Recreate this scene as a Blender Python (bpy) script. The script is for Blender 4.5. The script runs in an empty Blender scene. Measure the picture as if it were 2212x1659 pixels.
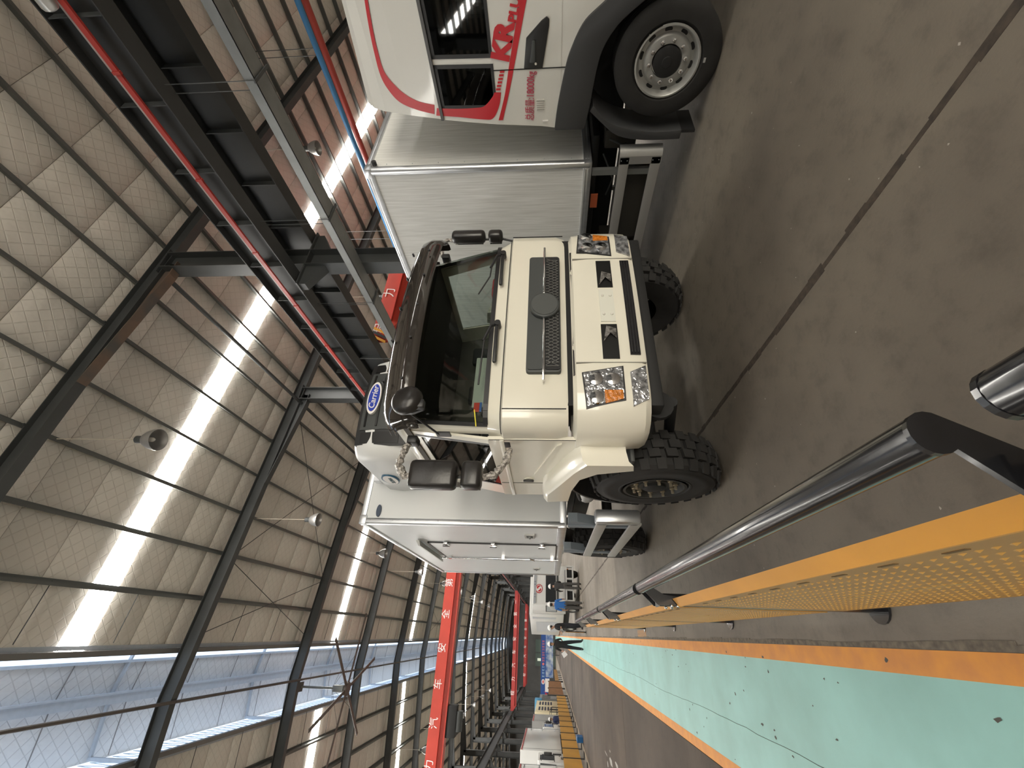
import bpy, bmesh, math, random
from mathutils import Vector, Matrix
random.seed(7)
S=bpy.context.scene; COL=S.collection
V=Vector
# ---------------------------------------------------------------- camera (portrait scene photographed with the camera rolled 90 degrees)
F_PX,CAM_H,PV,HOR,VPU=900.,1.66,1131.,1188.,286.
_p=math.atan((HOR-PV)/F_PX); _y=math.atan((829.5-VPU)/math.hypot(F_PX,HOR-PV))
FW=V((math.sin(_y)*math.cos(_p),math.cos(_y)*math.cos(_p),math.sin(_p))); RT=V((math.cos(_y),-math.sin(_y),0)); UPV=RT.cross(FW)
cd=bpy.data.cameras.new('camera'); cam=bpy.data.objects.new('camera',cd); COL.objects.link(cam)
cd.sensor_fit='HORIZONTAL'; cd.sensor_width=36; cd.lens=F_PX/2212*36; cd.shift_x=-(PV-1106)/2212; cd.clip_start=.05; cd.clip_end=600
M=Matrix((-UPV,RT,-FW)).transposed().to_4x4(); M.translation=(0,0,CAM_H); cam.matrix_world=M
S.camera=cam
# ---------------------------------------------------------------- world, exposure
w=bpy.data.worlds.new('sky'); S.world=w; w.use_nodes=True
bg=w.node_tree.nodes['Background']; bg.inputs[0].default_value=(.78,.88,1,1); bg.inputs[1].default_value=1.5
S.view_settings.view_transform='Standard'; S.view_settings.look='None'; S.view_settings.gamma=1; S.view_settings.use_curve_mapping=False
S.view_settings.exposure=0.0
SKY_E=46.0      # daylight coming through the translucent roof sheets
VENT_E=1.3      # daylight through the translucent sides of the ridge monitor
DOOR_E=9.0
# ---------------------------------------------------------------- materials
MATS={}
def mat(n,c,r=.5,m=0.,var=0.,vs=6.,bump=0.,bs=40.,coat=0.,emit=0.,alpha=None,spec=.5,stretch=None,c2=None,detail=4.):
    if n in MATS: return MATS[n]
    k=bpy.data.materials.new(n); k.use_nodes=True; nt=k.node_tree; b=nt.nodes['Principled BSDF']; L=nt.links.new
    b.inputs['Base Color'].default_value=(*c,1); b.inputs['Roughness'].default_value=r; b.inputs['Metallic'].default_value=m
    b.inputs['Specular IOR Level'].default_value=spec
    if coat: b.inputs['Coat Weight'].default_value=coat; b.inputs['Coat Roughness'].default_value=.08
    if emit:
        b.inputs['Emission Color'].default_value=(*c,1); b.inputs['Emission Strength'].default_value=emit
    if var or bump:
        tc=nt.nodes.new('ShaderNodeTexCoord'); mp=nt.nodes.new('ShaderNodeMapping'); L(tc.outputs['Object'],mp.inputs[0])
        if stretch: mp.inputs['Scale'].default_value=stretch
    if var:
        nz=nt.nodes.new('ShaderNodeTexNoise'); nz.inputs['Scale'].default_value=vs; nz.inputs['Detail'].default_value=detail; L(mp.outputs[0],nz.inputs[0])
        rp=nt.nodes.new('ShaderNodeValToRGB'); d=c2 or tuple(max(0,x*(1-var)) for x in c)
        rp.color_ramp.elements[0].color=(*d,1); rp.color_ramp.elements[1].color=(*c,1); rp.color_ramp.elements[0].position=.32; rp.color_ramp.elements[1].position=.68
        L(nz.outputs[0],rp.inputs[0]); L(rp.outputs[0],b.inputs['Base Color'])
    if bump:
        n2=nt.nodes.new('ShaderNodeTexNoise'); n2.inputs['Scale'].default_value=bs; L(mp.outputs[0],n2.inputs[0])
        bp=nt.nodes.new('ShaderNodeBump'); bp.inputs['Strength'].default_value=bump; bp.inputs['Distance'].default_value=.02; L(n2.outputs[0],bp.inputs['Height']); L(bp.outputs[0],b.inputs['Normal'])
    MATS[n]=k; return k
def glass_mat(n,tint,refl=.06):
    k=bpy.data.materials.new(n); k.use_nodes=True; nt=k.node_tree; nt.nodes.clear(); L=nt.links.new
    o=nt.nodes.new('ShaderNodeOutputMaterial'); mx=nt.nodes.new('ShaderNodeMixShader'); t=nt.nodes.new('ShaderNodeBsdfTransparent'); g=nt.nodes.new('ShaderNodeBsdfGlossy')
    lw=nt.nodes.new('ShaderNodeLayerWeight'); lw.inputs[0].default_value=.5
    pw=nt.nodes.new('ShaderNodeMath'); pw.operation='POWER'; pw.inputs[1].default_value=5.; L(lw.outputs['Facing'],pw.inputs[0])
    fr=nt.nodes.new('ShaderNodeMath'); fr.operation='MULTIPLY_ADD'; fr.inputs[1].default_value=.94; fr.inputs[2].default_value=refl; L(pw.outputs[0],fr.inputs[0])
    t.inputs[0].default_value=(*tint,1); g.inputs['Roughness'].default_value=.02
    L(fr.outputs[0],mx.inputs[0]); L(t.outputs[0],mx.inputs[1]); L(g.outputs[0],mx.inputs[2]); L(mx.outputs[0],o.inputs[0]); MATS[n]=k; return k
WHITE=mat('cream_white_paint',(.80,.77,.66),.28,coat=.6,var=.04,vs=2)
WHITE2=mat('white_truck_paint',(.74,.73,.68),.33,coat=.4,var=.04,vs=2)
BOXW=mat('white_sandwich_panel',(.72,.74,.75),.38,var=.03,vs=1.5)
BOXS=mat('streaked_panel',(.80,.80,.78),.42,var=.16,vs=9,stretch=(5.,5.,.2),c2=(.63,.63,.60))
ALU=mat('brushed_aluminium',(.72,.74,.77),.33,.85,var=.12,vs=14,stretch=(1,1,.1))
ALUG=mat('grey_anodised_rail',(.50,.50,.48),.42,.35,var=.06)
BLK=mat('black_plastic',(.02,.02,.021),.42)
BLKG=mat('gloss_black',(.012,.012,.014),.2,coat=.4,bump=.015,bs=25)
CHA=mat('charcoal_plastic',(.055,.06,.06),.5)
RUB=mat('tyre_rubber',(.022,.021,.02),.78,var=.35,vs=8)
DARK=mat('dark_underbody',(.012,.012,.012),.7)
GIRD=mat('dark_girder_steel',(.035,.036,.036),.55,var=.3,vs=1.)
STEEL=mat('dark_painted_steel',(.06,.064,.065),.5,var=.25,vs=1.2)
RUST=mat('rusty_flange_steel',(.17,.105,.07),.6,var=.5,vs=1.6,c2=(.08,.075,.07))
GALV=mat('galvanised_steel',(.22,.225,.22),.45,.4,var=.15,vs=3)
CHR=mat('chrome',(.82,.82,.83),.1,1.)
VISOR=mat('smoked_brown_visor',(.035,.03,.026),.07,coat=1.)
RED=mat('crane_red',(.52,.055,.035),.42,var=.12,vs=1.5)
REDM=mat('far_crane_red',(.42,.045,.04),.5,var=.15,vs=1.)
REDS=mat('red_decal',(.56,.025,.035),.35)
YEL=mat('guard_yellow',(.80,.36,.025),.42,var=.14,vs=3)
YELD=mat('shaded_guard_yellow',(.50,.24,.04),.42,var=.2,vs=4)  # guard yellow with the shade of the panel faces put into the colour
ORA=mat('orange_floor_line',(.74,.30,.03),.55,var=.35,vs=9,c2=(.62,.24,.04),detail=8)
AQUA=mat('aqua_floor_paint',(.30,.60,.565),.42,var=.16,vs=2.2,c2=(.25,.50,.46),bump=.02,detail=7)
TXTW=mat('white_lettering',(.85,.82,.8),.5)
CLR=mat('clear_lamp',(.62,.63,.65),.06,.6,var=.75,vs=24,bump=.7,bs=20,c2=(.08,.08,.085))
AMB=mat('amber_lens',(.75,.24,.03),.12,var=.5,vs=40,bump=.6)
SKIN=mat('skin',(.45,.26,.18),.55); HELM=mat('white_helmet',(.8,.8,.78),.3)
BLUE=mat('blue_paint',(.02,.13,.34),.42); 
GLASS=glass_mat('windscreen_glass',(.62,.68,.64)); GLASD=glass_mat('dark_glass',(.10,.105,.105)); GLASC=glass_mat('clear_glass',(.8,.84,.83))
FOIL=mat('bubble_wrap_foil',(.62,.58,.53),.25,.15,var=.75,vs=45,bump=1.,bs=50,c2=(.10,.09,.085))
def concrete(n,c,c2,c3,r0,r1,spec=.35):
    k=bpy.data.materials.new(n); k.use_nodes=True; nt=k.node_tree; b=nt.nodes['Principled BSDF']; L=nt.links.new; N=nt.nodes.new
    b.inputs['Specular IOR Level'].default_value=spec
    g=N('ShaderNodeNewGeometry')
    def noise(s,d,ro=.6):
        z=N('ShaderNodeTexNoise'); z.inputs['Scale'].default_value=s; z.inputs['Detail'].default_value=d; z.inputs['Roughness'].default_value=ro; L(g.outputs['Position'],z.inputs[0]); return z
    a=noise(.35,8,.62); f=noise(5.5,8,.7); h=noise(60,3)
    m1=N('ShaderNodeMix'); m1.data_type='RGBA'; m1.inputs[6].default_value=(*c,1); m1.inputs[7].default_value=(*c2,1)
    r1n=N('ShaderNodeValToRGB'); r1n.color_ramp.elements[0].position=.38; r1n.color_ramp.elements[1].position=.66; L(a.outputs[0],r1n.inputs[0]); L(r1n.outputs[0],m1.inputs[0])
    m2=N('ShaderNodeMix'); m2.data_type='RGBA'; m2.inputs[7].default_value=(*c3,1); L(m1.outputs[2],m2.inputs[6])
    r2n=N('ShaderNodeValToRGB'); r2n.color_ramp.elements[0].position=.5; r2n.color_ramp.elements[1].position=.78; r2n.color_ramp.elements[1].color=(.7,.7,.7,1); L(f.outputs[0],r2n.inputs[0]); L(r2n.outputs[0],m2.inputs[0])
    L(m2.outputs[2],b.inputs['Base Color'])
    mr=N('ShaderNodeMapRange'); mr.inputs[3].default_value=r0; mr.inputs[4].default_value=r1; L(a.outputs[0],mr.inputs[0]); L(mr.outputs[0],b.inputs['Roughness'])
    bp=N('ShaderNodeBump'); bp.inputs['Strength'].default_value=.12; bp.inputs['Distance'].default_value=.01; L(h.outputs[0],bp.inputs['Height']); L(bp.outputs[0],b.inputs['Normal'])
    MATS[n]=k; return k
CONC=concrete('worn_concrete',(.235,.203,.163),(.142,.123,.101),(.10,.087,.072),.45,.75)
CONCS=concrete('polished_concrete',(.095,.073,.056),(.062,.05,.042),(.05,.041,.035),.5,.75,.12)
# ---------------------------------------------------------------- mesh builder
WL={}
def wl(o): return WL.get(o.name,V((0,0,0))) if o else V((0,0,0))
class MB:
    def __init__(s): s.v=[]; s.f=[]; s.mi=[]; s.cur=0
    def add(s,vs,fs):
        o=len(s.v); s.v+= [V(q) for q in vs]; s.f+=[tuple(i+o for i in q) for q in fs]; s.mi+=[s.cur]*len(fs); return s
    def box(s,x0,x1,y0,y1,z0,z1):
        return s.hexa([(x0,y0,z0),(x1,y0,z0),(x1,y1,z0),(x0,y1,z0),(x0,y0,z1),(x1,y0,z1),(x1,y1,z1),(x0,y1,z1)])
    def hexa(s,p): return s.add(p,[(0,3,2,1),(4,5,6,7),(0,1,5,4),(1,2,6,5),(2,3,7,6),(3,0,4,7)])
    def prism(s,poly,ax,c0,c1):
        n=len(poly)
        def P(q,c): return (c,q[0],q[1]) if ax==0 else ((q[0],c,q[1]) if ax==1 else (q[0],q[1],c))
        return s.add([P(q,c0) for q in poly]+[P(q,c1) for q in poly],[tuple(range(n))[::-1],tuple(range(n,2*n))]+[(i,(i+1)%n,n+(i+1)%n,n+i) for i in range(n)])
    def ring(s,c,ax,r,n,ex=None):
        ax=V(ax).normalized(); e=V(ex) if ex else (V((0,0,1)) if abs(ax.z)<.9 else V((1,0,0))); a=(e-ax*e.dot(ax)).normalized(); b=ax.cross(a)
        return [V(c)+a*r*math.cos(2*math.pi*i/n)+b*r*math.sin(2*math.pi*i/n) for i in range(n)]
    def loft(s,rings,closed=True,caps=True,flip=False):
        n=len(rings[0]); vs=[q for r in rings for q in r]; fs=[]
        for k in range(len(rings)-1):
            for i in range(n if closed else n-1):
                j=(i+1)%n; fs.append((k*n+i,k*n+j,(k+1)*n+j,(k+1)*n+i))
        if caps: fs+= [tuple(range(n))[::-1],tuple(range((len(rings)-1)*n,len(rings)*n))]
        return s.add(vs,fs)
    def cyl(s,p0,p1,r0,r1=None,n=12,caps=True):
        p0=V(p0);p1=V(p1); r1=r0 if r1 is None else r1; a=p1-p0
        return s.loft([s.ring(p0,a,r0,n),s.ring(p1,a,r1,n)],caps=caps)
    def lathe(s,prof,o,ax,n=24,caps=True):
        o=V(o); ax=V(ax).normalized(); return s.loft([s.ring(o+ax*h,ax,max(r,.0005),n) for r,h in prof],caps=caps)
    def tube(s,pts,r,n=8):
        pts=[V(q) for q in pts]; rs=r if isinstance(r,(list,tuple)) else [r]*len(pts); R=[]; e=None
        for i,q in enumerate(pts):
            d=(pts[min(i+1,len(pts)-1)]-pts[max(i-1,0)]).normalized()
            if e is None: e=V((0,0,1)) if abs(d.z)<.9 else V((1,0,0))
            a=(e-d*e.dot(d)).normalized(); e=a; b=d.cross(a)
            R.append([q+a*rs[i]*math.cos(2*math.pi*k/n)+b*rs[i]*math.sin(2*math.pi*k/n) for k in range(n)])
        return s.loft(R)
    def bar(s,p0,p1,w,h,up=(0,0,1)):
        p0=V(p0);p1=V(p1); d=(p1-p0).normalized(); u=V(up); a=d.cross(u).normalized()*w/2; b=a.cross(d).normalized()*h/2
        return s.hexa([p0-a-b,p0+a-b,p1+a-b,p1-a-b,p0-a+b,p0+a+b,p1+a+b,p1-a+b])
    def sph(s,c,r,n=12,m=8,z0=-1.,z1=1.):
        c=V(c); r=V(r) if not isinstance(r,(int,float)) else V((r,r,r)); R=[]
        a0=math.asin(z0);a1=math.asin(z1)
        for k in range(m+1):
            t=a0+(a1-a0)*k/m; q=max(math.cos(t),.01)
            R.append([c+V((r.x*q*math.cos(2*math.pi*i/n),r.y*q*math.sin(2*math.pi*i/n),r.z*math.sin(t))) for i in range(n)])
        return s.loft(R)
    def build(s,name,mats,parent=None,bev=0.,seg=2,smooth=None,origin=None):
        me=bpy.data.meshes.new(name)
        if not isinstance(mats,(list,tuple)): mats=[mats]
        if parent: o0=wl(parent)
        else:
            if origin is not None: o0=V(origin)
            else:
                xs=[q.x for q in s.v]; ys=[q.y for q in s.v]; o0=V(((min(xs)+max(xs))/2,(min(ys)+max(ys))/2,min(q.z for q in s.v)))
        me.from_pydata([q-o0 for q in s.v],[],s.f)
        for k in mats: me.materials.append(k)
        if len(mats)>1: me.polygons.foreach_set('material_index',s.mi)
        bm=bmesh.new(); bm.from_mesh(me); bmesh.ops.recalc_face_normals(bm,faces=bm.faces)
        if bev:
            ed=[e for e in bm.edges if len(e.link_faces)==2 and e.calc_face_angle(0)>.5]
            bmesh.ops.bevel(bm,geom=ed,offset=bev,segments=seg,affect='EDGES',clamp_overlap=True,profile=.5)
        bm.to_mesh(me); bm.free()
        if smooth or (smooth is None and bev):
            me.polygons.foreach_set('use_smooth',[True]*len(me.polygons)); me.set_sharp_from_angle(angle=math.radians(smooth if smooth and smooth>1 else 38))
        ob=bpy.data.objects.new(name,me); COL.objects.link(ob)
        if parent: ob.parent=parent; WL[ob.name]=o0
        else: ob.location=o0; WL[ob.name]=o0
        return ob
def B(*a): return MB().box(*a)
def tag(o,label=None,cat=None,group=None,kind=None):
    for k,q in (('label',label),('category',cat),('group',group),('kind',kind)):
        if q: o[k]=q
    return o
def thing(name,loc,label,cat,group=None):
    o=bpy.data.objects.new(name,None); COL.objects.link(o); o.location=loc; o.empty_display_size=.1; WL[o.name]=V(loc); return tag(o,label,cat,group)
def dup(o,d,parent=None,label=None,group=None,rz=None):
    c=o.copy(); COL.objects.link(c)
    if parent: c.parent=parent
    else:
        c.location=o.location+V(d)
        if rz is not None: c.rotation_euler=(0,0,rz)
    for ch in list(o.children): dup(ch,(0,0,0),c)
    if label: c['label']=label
    if group: c['group']=group
    return c
def text(s,size,m,parent,org,ex,ey,name='lettering',ext=.002,off=0.,align='CENTER',sx=1.,shear=0.):
    cu=bpy.data.curves.new(name,'FONT'); cu.body=s; cu.size=size; cu.extrude=ext; cu.offset=off; cu.align_x=align; cu.align_y='CENTER'; cu.shear=shear; cu.resolution_u=3
    t=bpy.data.objects.new(name,cu); COL.objects.link(t); dg=bpy.context.evaluated_depsgraph_get()
    me=bpy.data.meshes.new_from_object(t.evaluated_get(dg)); bpy.data.objects.remove(t); bpy.data.curves.remove(cu)
    ex=V(ex).normalized(); ey=V(ey).normalized(); nz=ex.cross(ey); o0=wl(parent); org=V(org)-o0
    for q in me.vertices: q.co=org+ex*q.co.x*sx+ey*q.co.y+nz*q.co.z
    me.materials.clear(); me.materials.append(m); me.name=name
    ob=bpy.data.objects.new(name,me); COL.objects.link(ob); ob.parent=parent; WL[ob.name]=o0; return ob
def empty_part(name,parent):
    o=bpy.data.objects.new(name,None); COL.objects.link(o); o.parent=parent; WL[o.name]=wl(parent); return o

def cr(P,k=5):
    """Catmull-Rom resampling of an open point list"""
    Q=[P[0]]+list(P)+[P[-1]]; R=[]
    for i in range(1,len(Q)-2):
        for j in range(k):
            t=j/k; p0,p1,p2,p3=Q[i-1],Q[i],Q[i+1],Q[i+2]
            R.append(tuple(.5*((2*b_)+(c_-a_)*t+(2*a_-5*b_+4*c_-d_)*t*t+(3*b_-a_-3*c_+d_)*t**3) for a_,b_,c_,d_ in zip(p0,p1,p2,p3)))
    R.append(tuple(P[-1])); return R

def glyphs(n,size,pitch,m,parent,org,name='illegible_mark'):
    """row of unreadable character-like marks facing -y"""
    for i in range(n):
        q=MB(); x=org[0]+pitch*i; y=org[1]; z=org[2]; h=size/2
        for k in range(3): zz=z-h*.8+h*.8*k; q.box(x-h*random.uniform(.5,.9),x+h*random.uniform(.5,.9),y-.004,y,zz-size*.05,zz+size*.05)
        for k in range(2): xx=x+h*random.uniform(-.6,.6); q.box(xx-size*.05,xx+size*.05,y-.004,y,z-h*random.uniform(.6,1),z+h*random.uniform(.6,1))
        q.build(name,m,parent)
# ================================================================ STRUCTURE
BAY=7.95; Y0=8.3; FR=[Y0+BAY*k for k in range(-4,18)]; YA,YZ=-24.,143.; RX=-2.2
def zr(x): return 13.85-.07*abs(x-RX)      # underside of rafters
def zs(x): return zr(x)+.72                # roof sheet
# ---- floor
fl=tag(B(-46,46,YA,150,-.3,-.025).build('floor',mat('joint_dirt',(.06,.05,.042),.9)),kind='structure')
xs=[-46,-34,-22,-13,-4.75,-1.03,1.98,9.2,18,27,36,46]; ys=[-24,-16,-8,0,12.1,20,28,36,44,52,60,80,100,125,150]
for i in range(len(xs)-1):
    for j in range(len(ys)-1):
        g=.008
        B(xs[i]+g,xs[i+1]-g,ys[j]+g,ys[j+1]-g,-.05,0).build('floor_slab',CONCS if xs[i]==-4.75 else CONC,fl)
B(-.93,-.1,YA,150,-.004,.002).build('walkway_paint',AQUA,fl)
B(-.1,0,YA,150,-.004,.003).build('line_paint',ORA,fl); B(-1.03,-.93,YA,150,-.004,.003).build('line_paint',ORA,fl)
m=MB(); y=-2.
while y<60:
    h=random.uniform(.15,.5); m.box(.002,.03+random.uniform(-.008,.012),y,y+h,-.004,.003); y+=h
m.build('dirty_edge',mat('edge_grime',(.10,.085,.07),.85,var=.6,vs=30,c2=(.2,.17,.13)),fl)
m=MB(); q=[(-.62+.012*math.sin(y*.31)+random.uniform(-.006,.006),y*.22,.0026) for y in range(8,120)]
for a,b in zip(q,q[1:]): m.bar(a,b,.0035,.001)
m.build('hairline_crack',mat('crack_dark',(.06,.08,.07),.9),fl)
m=MB()
for k in range(60):
    x=random.uniform(-.9,-.02); y=random.uniform(1.2,12); a=random.random()*3; r=random.uniform(.006,.02)
    m.add([(x+r*random.uniform(.3,1.5)*math.cos(t)*.6,y+r*random.uniform(.3,1.5)*math.sin(t),.0036) for t in (0,.9,1.8,2.7,3.6,4.5,5.4)],[tuple(range(7))])
m.build('paint_chips',mat('chip_grey',(.10,.10,.09),.9),fl)['kind']='stuff'
m=MB()
for k in range(170):
    x=random.uniform(.3,6.5); y=random.uniform(.3,9); r=random.uniform(.003,.007)
    m.add([(x+r*random.uniform(.6,1.6)*math.cos(t),y+r*random.uniform(.6,1.6)*math.sin(t),.0015) for t in (0,1.4,2.9,4.4)],[(0,1,2,3)])
m.build('floor_litter',mat('litter_pale',(.5,.46,.4),.8),fl)['kind']='stuff'
B(.03,.14,8.5,9.3,-.004,.002).build('stencil_mark',mat('stencil_orange',(.5,.24,.06),.7,var=.7,vs=30,c2=(.2,.15,.11)),fl)
m=MB(); y=-3.
while y<40:
    h=random.uniform(.08,.3); m.box(1.955+random.uniform(-.012,.01),2.0+random.uniform(-.008,.014),y,y+h,-.004,.0015); y+=h
m.build('joint_grime',mat('joint_grime',(.085,.066,.05),.85,var=.5,vs=25,c2=(.045,.036,.03)),fl)
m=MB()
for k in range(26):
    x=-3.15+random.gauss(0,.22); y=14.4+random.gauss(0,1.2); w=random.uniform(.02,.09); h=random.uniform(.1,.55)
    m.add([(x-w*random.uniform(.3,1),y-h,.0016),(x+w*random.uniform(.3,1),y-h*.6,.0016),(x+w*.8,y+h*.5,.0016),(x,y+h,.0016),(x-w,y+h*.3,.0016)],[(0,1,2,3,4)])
m.build('sheen_residue_smears',mat('sheen_residue_pale',(.34,.32,.29),.6),fl)['kind']='stuff'  # floor reflections and paint residue, both painted as pale patches
# ---- walls
WALL=mat('dim_wall_sheet',(.07,.07,.068),.7,var=.2,vs=.6)
for n,a in dict(wall_far=(-46,46,149.5,150,0,15),wall_back=(-46,46,YA-.5,YA,0,15),wall_left=(-46.5,-46,YA,150,0,15),wall_right=(46,46.5,YA,150,0,15)).items():
    tag(B(*a).build(n,WALL),kind='structure')
DAY=mat('daylit_opening',(1,.93,.80),.5,emit=DOOR_E)
dr=tag(B(-14,10,YA+.005,YA+.06,0,7.5).build('door_1',DAY),kind='structure')
for x in (-14,-2,10): B(x-.15,x+.15,YA+.002,YA+.12,0,7.5).build('door_frame',STEEL,dr)
d2=tag(B(-8,-1,149.4,149.5,0,6).build('door_2',mat('far_gate_green',(.07,.10,.085),.6)),kind='structure')
for x in (-8,-4.5,-1): B(x-.12,x+.12,149.3,149.42,0,6).build('door_frame',STEEL,d2)
B(-6.6,-5.9,149.35,149.4,2.2,5.4).build('door_glazing',mat('gate_glazing',(.55,.6,.5),.4,emit=.5),d2)
# ---- ceiling: quilted sheets, translucent strips, purlins
def quilt(nm,ca,cb,cl,amt=.3,per=.36):
    k=bpy.data.materials.new(nm); k.use_nodes=True; nt=k.node_tree; b=nt.nodes['Principled BSDF']; L=nt.links.new; N=nt.nodes.new
    g=N('ShaderNodeNewGeometry'); sp=N('ShaderNodeSeparateXYZ'); L(g.outputs['Position'],sp.inputs[0])
    def mth(op,a,bb=None,c=None):
        q=N('ShaderNodeMath'); q.operation=op
        for i,x in enumerate((a,bb)):
            if x is None: continue
            if isinstance(x,(int,float)): q.inputs[i].default_value=x
            else: L(x,q.inputs[i])
        return q.outputs[0]
    def line(u):
        t=mth('ABSOLUTE',mth('SINE',mth('MULTIPLY',u,math.pi/per))); return mth('SUBTRACT',1.,mth('MINIMUM',mth('MULTIPLY',t,5.),1.))
    d=mth('MAXIMUM',line(mth('ADD',sp.outputs[0],sp.outputs[1])),line(mth('SUBTRACT',sp.outputs[0],sp.outputs[1])))
    nz=N('ShaderNodeTexNoise'); nz.inputs['Scale'].default_value=.6; nz.inputs['Detail'].default_value=6; L(g.outputs['Position'],nz.inputs[0])
    mx=N('ShaderNodeMix'); mx.data_type='RGBA'; mx.inputs[6].default_value=(*ca,1); mx.inputs[7].default_value=(*cb,1); L(nz.outputs[0],mx.inputs[0])
    m2=N('ShaderNodeMix'); m2.data_type='RGBA'; m2.inputs[7].default_value=(*cl,1); L(mx.outputs[2],m2.inputs[6]); L(mth('MULTIPLY',d,amt),m2.inputs[0]); L(m2.outputs[2],b.inputs['Base Color'])
    bp=N('ShaderNodeBump'); bp.inputs['Strength'].default_value=.5; bp.inputs['Distance'].default_value=.06; n2=N('ShaderNodeTexNoise'); n2.inputs['Scale'].default_value=3.; L(g.outputs['Position'],n2.inputs[0])
    L(mth('SUBTRACT',n2.outputs[0],mth('MULTIPLY',d,.22)),bp.inputs['Height']); L(bp.outputs[0],b.inputs['Normal']); b.inputs['Roughness'].default_value=.62
    return k
QUILT=quilt('quilted_insulation',(.66,.62,.56),(.76,.72,.66),(.46,.42,.37))
SKYL=mat('translucent_skylight',(1,.965,.90),.5,emit=SKY_E,var=.10,vs=16,stretch=(.4,3,1))
ce=tag(MB().add([(RX,YA,zs(RX)+.9),(46,YA,zs(46)+.35),(46,150,zs(46)+.35),(RX,150,zs(RX)+.9),(-46,YA,zs(-46)+.35),(-46,150,zs(-46)+.35)],[]).build('ceiling_tmp',QUILT),kind='structure')
bpy.data.objects.remove(ce)
# outer roof deck (two slopes, open along the ridge) carries the sheets
m=MB()
for s,xa,xb in ((1,-.80,46),(-1,-3.78,-46)):
    m.hexa([(xa,YA,zs(xa)+.06),(xb,YA,zs(xb)+.06),(xb,150,zs(xb)+.06),(xa,150,zs(xa)+.06),(xa,YA,zs(xa)+.12),(xb,YA,zs(xb)+.12),(xb,150,zs(xb)+.12),(xa,150,zs(xa)+.12)])
ce=tag(m.build('ceiling',mat('roof_deck',(.34,.31,.27),.7),origin=(0,0,0)),kind='structure')
PER=2*BAY; SKW=.78; NS=11; SW=(PER-SKW)/NS; SK0=12.15
for s,xa,xb in ((1,-.80,46),(-1,-3.78,-46)):
    first=None; fsk=None
    def strip(nm,mt,w,dz):
        m=MB(); prof=[(.004,.012),(.05,-.012),(w*.3,-.03),(w*.7,-.03),(w-.05,-.012),(w-.004,.012)] if mt is QUILT else [(0,-.01),(w*.25,.005),(w*.5,-.015),(w*.75,.005),(w,-.01)]
        m.loft([[(x,y,zs(x)+z+dz) for y,z in prof] for x in (xa,xb)],closed=False,caps=False)
        return m.build(nm,mt,ce,smooth=60)
    y=SK0-3*PER
    while y<149:
        for j in range(NS+1):
            w=SKW if j==0 else SW; yy=y if j==0 else y+SKW+(j-1)*SW
            if j==0 and -8<y<5:      # no translucent sheet in the roof bay over the camera
                continue
            if yy<YA or yy+w>150: continue
            ref=fsk if j==0 else first
            if ref is None:
                o=strip('skylight_strip' if j==0 else 'insulation_sheet',SKYL if j==0 else QUILT,w,0.)
                if j==0: fsk=o
                else: first=o
            else: o=ref.copy(); COL.objects.link(o)
            o.location=(0,yy,0)
        y+=PER
    # purlins
    x=.75 if s>0 else -5.2
    while abs(x)<45.5:
        z=zs(x)-.04
        m=MB(); m.box(x-.008,x+.008,YA,150,z-.21,z); m.box(x-.085,x,YA,150,z-.215,z-.2); m.box(x,x+.085,YA,150,z-.012,z); m.box(x-.085,x-.078,YA,150,z-.2,z-.18)
        m.build('purlin',mat('grey_purlin',(.12,.125,.12),.42,.2,var=.15,vs=.7),ce); x+=1.53*s
# ---- ridge monitor
MON=mat('monitor_translucent',(.74,.86,1.0),.5,emit=VENT_E,var=.25,vs=3.); MONF=mat('monitor_trim',(.42,.46,.52),.5,var=.1)
PALE=quilt('pale_quilt_panel',(.60,.60,.61),(.70,.70,.71),(.38,.38,.39),.5,.45)
mo=tag(MB().hexa([(RX,YA,16.5),(.1,YA,16.25),(.1,150,16.25),(RX,150,16.5),(RX,YA,16.56),(.1,YA,16.31),(.1,150,16.31),(RX,150,16.56)]).hexa([(-4.5,YA,16.25),(RX,YA,16.5),(RX,150,16.5),(-4.5,150,16.25),(-4.5,YA,16.31),(RX,YA,16.56),(RX,150,16.56),(-4.5,150,16.31)]).build('ceiling_monitor',PALE,origin=(0,0,0)),kind='structure')
B(-3.94,-3.9,YA,150,14.5,16.22).build('translucent_side',MON,mo); B(-.34,-.3,YA,150,14.5,16.22).build('translucent_side',MON,mo)
MB().hexa([(-1.19,YA,16.35),(-.86,YA,16.32),(-.86,150,16.32),(-1.19,150,16.35),(-1.19,YA,16.365),(-.86,YA,16.335),(-.86,150,16.335),(-1.19,150,16.365)]).build('translucent_strip',MON,mo)
for x0,x1,z0,z1 in ((-1.27,-1.19,16.22,16.36),(-2.42,-2.15,16.16,16.49),(-3.9,-3.8,14.4,14.6),(-.76,-.66,14.4,14.6),(-2.15,-2.09,16.1,16.18)):
    B(x0,x1,YA,150,z0,z1).build('monitor_rail',MONF,mo)
for x0 in (-3.73,-.85): B(x0-.07,x0+.07,YA,150,zs(-.7)-.2,zs(-.7)-.06).build('ridge_gutter',mat('gutter_steel',(.16,.155,.15),.5),mo)
seam=mat('seam_dark',(.22,.21,.21),.7)
for k in range(24):
    y=4.2+k*2.65
    for xa,za,xb,zb in ((-2.42,16.47,-1.27,16.36),(-3.88,16.32,-2.42,16.47)): MB().bar((xa,y,za-.004),(xb,y,zb-.004),.03,.012).build('panel_seam',seam,mo)
m=MB(); y=4.
while y<70:
    for s in (0,1): m.bar((-3.895,y+.2*s,15.05 if s==0 else 16.1),(-3.895,y+.2*(s+1),16.1 if s==0 else 15.05),.012,.02,up=(1,0,0))
    y+=.4
m.build('lattice',mat('lattice_grey',(.35,.42,.5),.5),mo)['kind']='stuff'
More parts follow.
